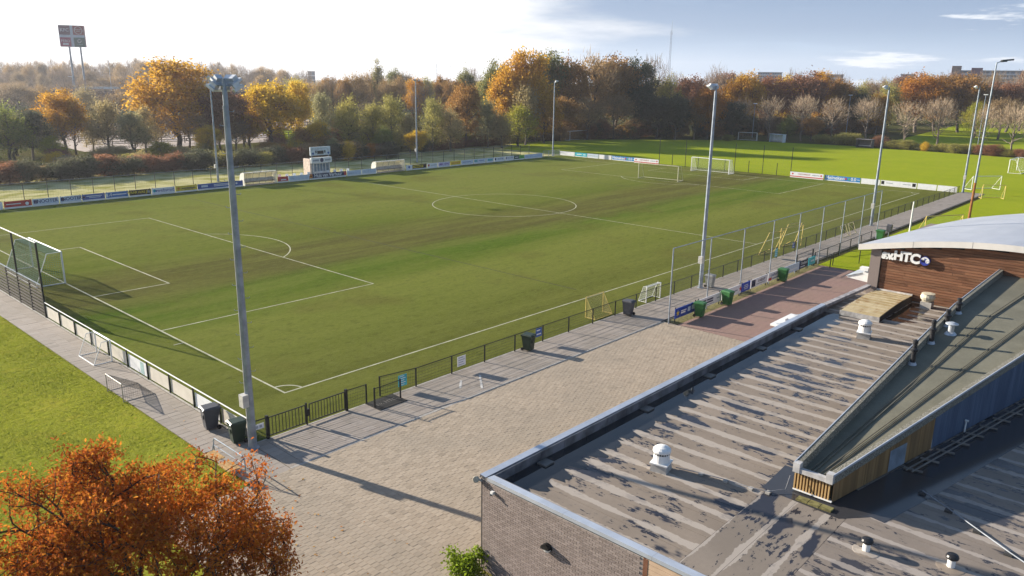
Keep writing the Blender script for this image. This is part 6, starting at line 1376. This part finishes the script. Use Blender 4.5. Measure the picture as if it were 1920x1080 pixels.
# restaurant sign on two posts
def sign_tower():
    cx, cy = 117.7, 363.9; u = Vector((.93,-.37,0)); nrm = Vector((u.y, -u.x, 0)); z0, z1 = 26.9, 36.3; hw = 5.1
    c0 = Vector((cx,cy,0)); t = thing('sign_tower', (cx,cy,0), 'tall roadside sign of four restaurant panels on two posts', 'sign')
    for s in (-1.6, 2.8): MB().tube(c0+u*s, c0+u*s+Vector((0,0,z0)), .45,.4,10).build('post', galv, t)
    MB().obox(c0+Vector((0,0,(z0+z1)/2)), u*hw, nrm*.5, Vector((0,0,(z1-z0)/2))).build('frame', P('sign_frame',(.45,.50,.56),.4), t)
    MB().obox(c0+u*(hw+.15)+Vector((0,0,(z0+z1)/2)), u*.14, nrm*.6, Vector((0,0,(z1-z0)/2))).build('side_edge', P('sign_edge',(.30,.05,.07),.5), t)
    mz = (z0+z1)/2; q = (z1-z0)/4; f = nrm*.52
    for sx, sz, mt, nm in ((-1,1,P('sign_plum',(.10,.035,.07),.5),'upper_left_panel'),(1,1,P('sign_red',(.25,.03,.035),.5),'upper_right_panel'),(-1,-1,pinkish,'lower_left_panel'),(1,-1,P('sign_green',(.015,.07,.065),.5),'lower_right_panel')):
        c = c0+u*(sx*(hw/2+.2))+Vector((0,0,mz+sz*(q+.2)))+f; p = MB().obox(c, u*(hw/2-.35), nrm*.05, Vector((0,0,q-.35))).build('sign_panel', mt, t)
        c2 = c+nrm*.1; sw = P('sign_print',(.62,.60,.62),.5)
        if (sx, sz) == (-1, 1): text_obj('KFC', 1.9, sw, p, c2, u, (0,0,1), .05, offset=.03)
        elif (sx, sz) == (1, 1):
            m = MB()
            for i in range(28): a0 = i*math.pi/14; a1 = (i+1)*math.pi/14; m.beam(c2+u*1.55*math.cos(a0)+Vector((0,0,1.6*math.sin(a0))), c2+u*1.55*math.cos(a1)+Vector((0,0,1.6*math.sin(a1))), .18)
            m.build('ring', sw, p)
            text_obj('BURGER', .68, sw, p, c2+Vector((0,0,.4)), u, (0,0,1), .05); text_obj('KING', .68, sw, p, c2-Vector((0,0,.4)), u, (0,0,1), .05)
        elif (sx, sz) == (-1, -1): text_obj('FEBO', 1.5, sw, p, c2+Vector((0,0,.4)), u, (0,0,1), .05); MB().obox(c2-Vector((0,0,.9)), u*1.1, nrm*.04, Vector((0,0,.35))).build('print_line', sw, p)
        else:
            m = MB()
            for i in range(14): a0 = i*.40+.9; a1 = a0+.40; m.beam(c2+u*.7*math.cos(a0)+Vector((0,0,.55+.7*math.sin(a0))), c2+u*.7*math.cos(a1)+Vector((0,0,.55+.7*math.sin(a1))), .24)
            m.build('apple_ring', sw, p); text_obj('la Place', .8, P('sign_teal_print',(.25,.45,.45),.5), p, c2-Vector((0,0,.95)), u, (0,0,1), .05)
sign_tower()
# lattice mast
def lattice():
    bx, by = 560., 323.; t = thing('lattice_mast', (bx,by,0), 'thin lattice radio mast on the skyline', 'mast'); H = 56.
    st = P('mast_steel',(.45,.47,.50),.5,.2)
    for i in range(3):
        a = i*2.094; MB().tube((bx+1.2*math.cos(a),by+1.2*math.sin(a),0),(bx+.6*math.cos(a),by+.6*math.sin(a),H),.13,.10,5).build('leg', st, t)
    m = MB()
    for k in range(34):
        z0 = k*1.64; z1 = z0+1.64
        for i in range(3):
            a = i*2.094; b = (i+1)*2.094; r0 = 1.2-.6*z0/H; r1 = 1.2-.6*z1/H
            m.tube((bx+r0*math.cos(a),by+r0*math.sin(a),z0),(bx+r1*math.cos(b),by+r1*math.sin(b),z1),.07,.07,3,False)
    m.build('bracing', st, t); MB().tube((bx,by,H),(bx,by,H+7),.14,.1,5).build('antenna', st, t); MB().beam((bx-2.4,by,H-3),(bx+2.4,by,H-3),.25).build('crossarm', st, t)
lattice()
# apartment blocks on the horizon
def block(name, label, o, u, L, H, D, floors, bays, wallm, z0=0., winm=None, towers=()):
    o = Vector(o); u = Vector(u).normalized(); nrm = Vector((u.y, -u.x, 0))
    t = thing(name, tuple(o), label, 'building')
    MB().obox(o+u*L/2+Vector((0,0,z0+H/2)), u*L/2, nrm*D/2, Vector((0,0,H/2))).build('wall', wallm, t)
    fh = H/floors; wm = winm or P('far_window',(.10,.13,.17),.2); par = P('far_gallery',(.50,.53,.58),.6)
    for k in range(floors):
        MB().obox(o+u*L/2+nrm*(D/2+.55)+Vector((0,0,z0+k*fh+.55)), u*L/2, nrm*.5, Vector((0,0,.55))).build('gallery', par, t)
        for j in range(bays): w_ = L/bays; MB().obox(o+u*(w_*(j+.5))+nrm*(D/2+.02)+Vector((0,0,z0+k*fh+fh*.62)), u*w_*.38, nrm*.05, Vector((0,0,fh*.24))).build('window', wm, t)
    MB().obox(o+u*L/2+Vector((0,0,z0+H+.25)), u*(L/2+.4), nrm*(D/2+.6), Vector((0,0,.3))).build('roof', P('far_roof',(.20,.20,.21),.8), t)
    for s, w_, h_, mt in towers: MB().obox(o+u*s+nrm*(D/2+1.0)+Vector((0,0,z0+h_/2)), u*w_/2, nrm*1.6, Vector((0,0,h_/2))).build('stair_tower', mt, t)
farw = P('far_wall',(.30,.31,.34),.8,0,.1,.1)
block('apartment_block','long gallery flat with purple stair tower on the right skyline',(738,155,0),(.30,-1,0),150,27,12,9,22,farw,0,None,((2,7,31,P('brown_tower',(.17,.11,.09),.8)),(17,8,29.5,P('purple_tower',(.11,.035,.07),.7))))
block('apartment_block','grey flat half hidden by trees right of the lattice mast',(792,356,0),(.4,-1,0),24,25.5,12,9,10,farw)
block('apartment_block','low blue-grey flat behind the gap in the right trees',(688,246,0),(.35,-1,0),17,22.5,12,7,5,P('far_wall_blue',(.22,.27,.32),.8))
block('apartment_block','small pale tower block on the right skyline',(938,257,0),(.3,-1,0),14,26,14,8,3,P('far_wall_pale',(.45,.45,.46),.8))
block('apartment_block','tiny brown tower block above the left wood',(528,803,0),(.8,-.6,0),8,21,8,4,2,P('far_wall_brown',(.20,.17,.16),.8))

# ------------------------------------------------------------------ air
hz_ = MB().box((-900,-900,-1.2),(3000,3000,96)); hb = hz_.build('haze', bpy.data.materials.new('haze')); hb['kind'] = 'stuff'; tag(hb, 'thin pale autumn haze over the whole place', 'haze')
hm = hb.data.materials[0]; hm.use_nodes = True; hn = hm.node_tree
for nd in list(hn.nodes): hn.nodes.remove(nd)
pv = hn.nodes.new('ShaderNodeVolumePrincipled'); pv.inputs['Color'].default_value = (.86,.90,1.,1); pv.inputs['Density'].default_value = .00019; pv.inputs['Anisotropy'].default_value = .35
hn.links.new(pv.outputs[0], hn.nodes.new('ShaderNodeOutputMaterial').inputs['Volume'])
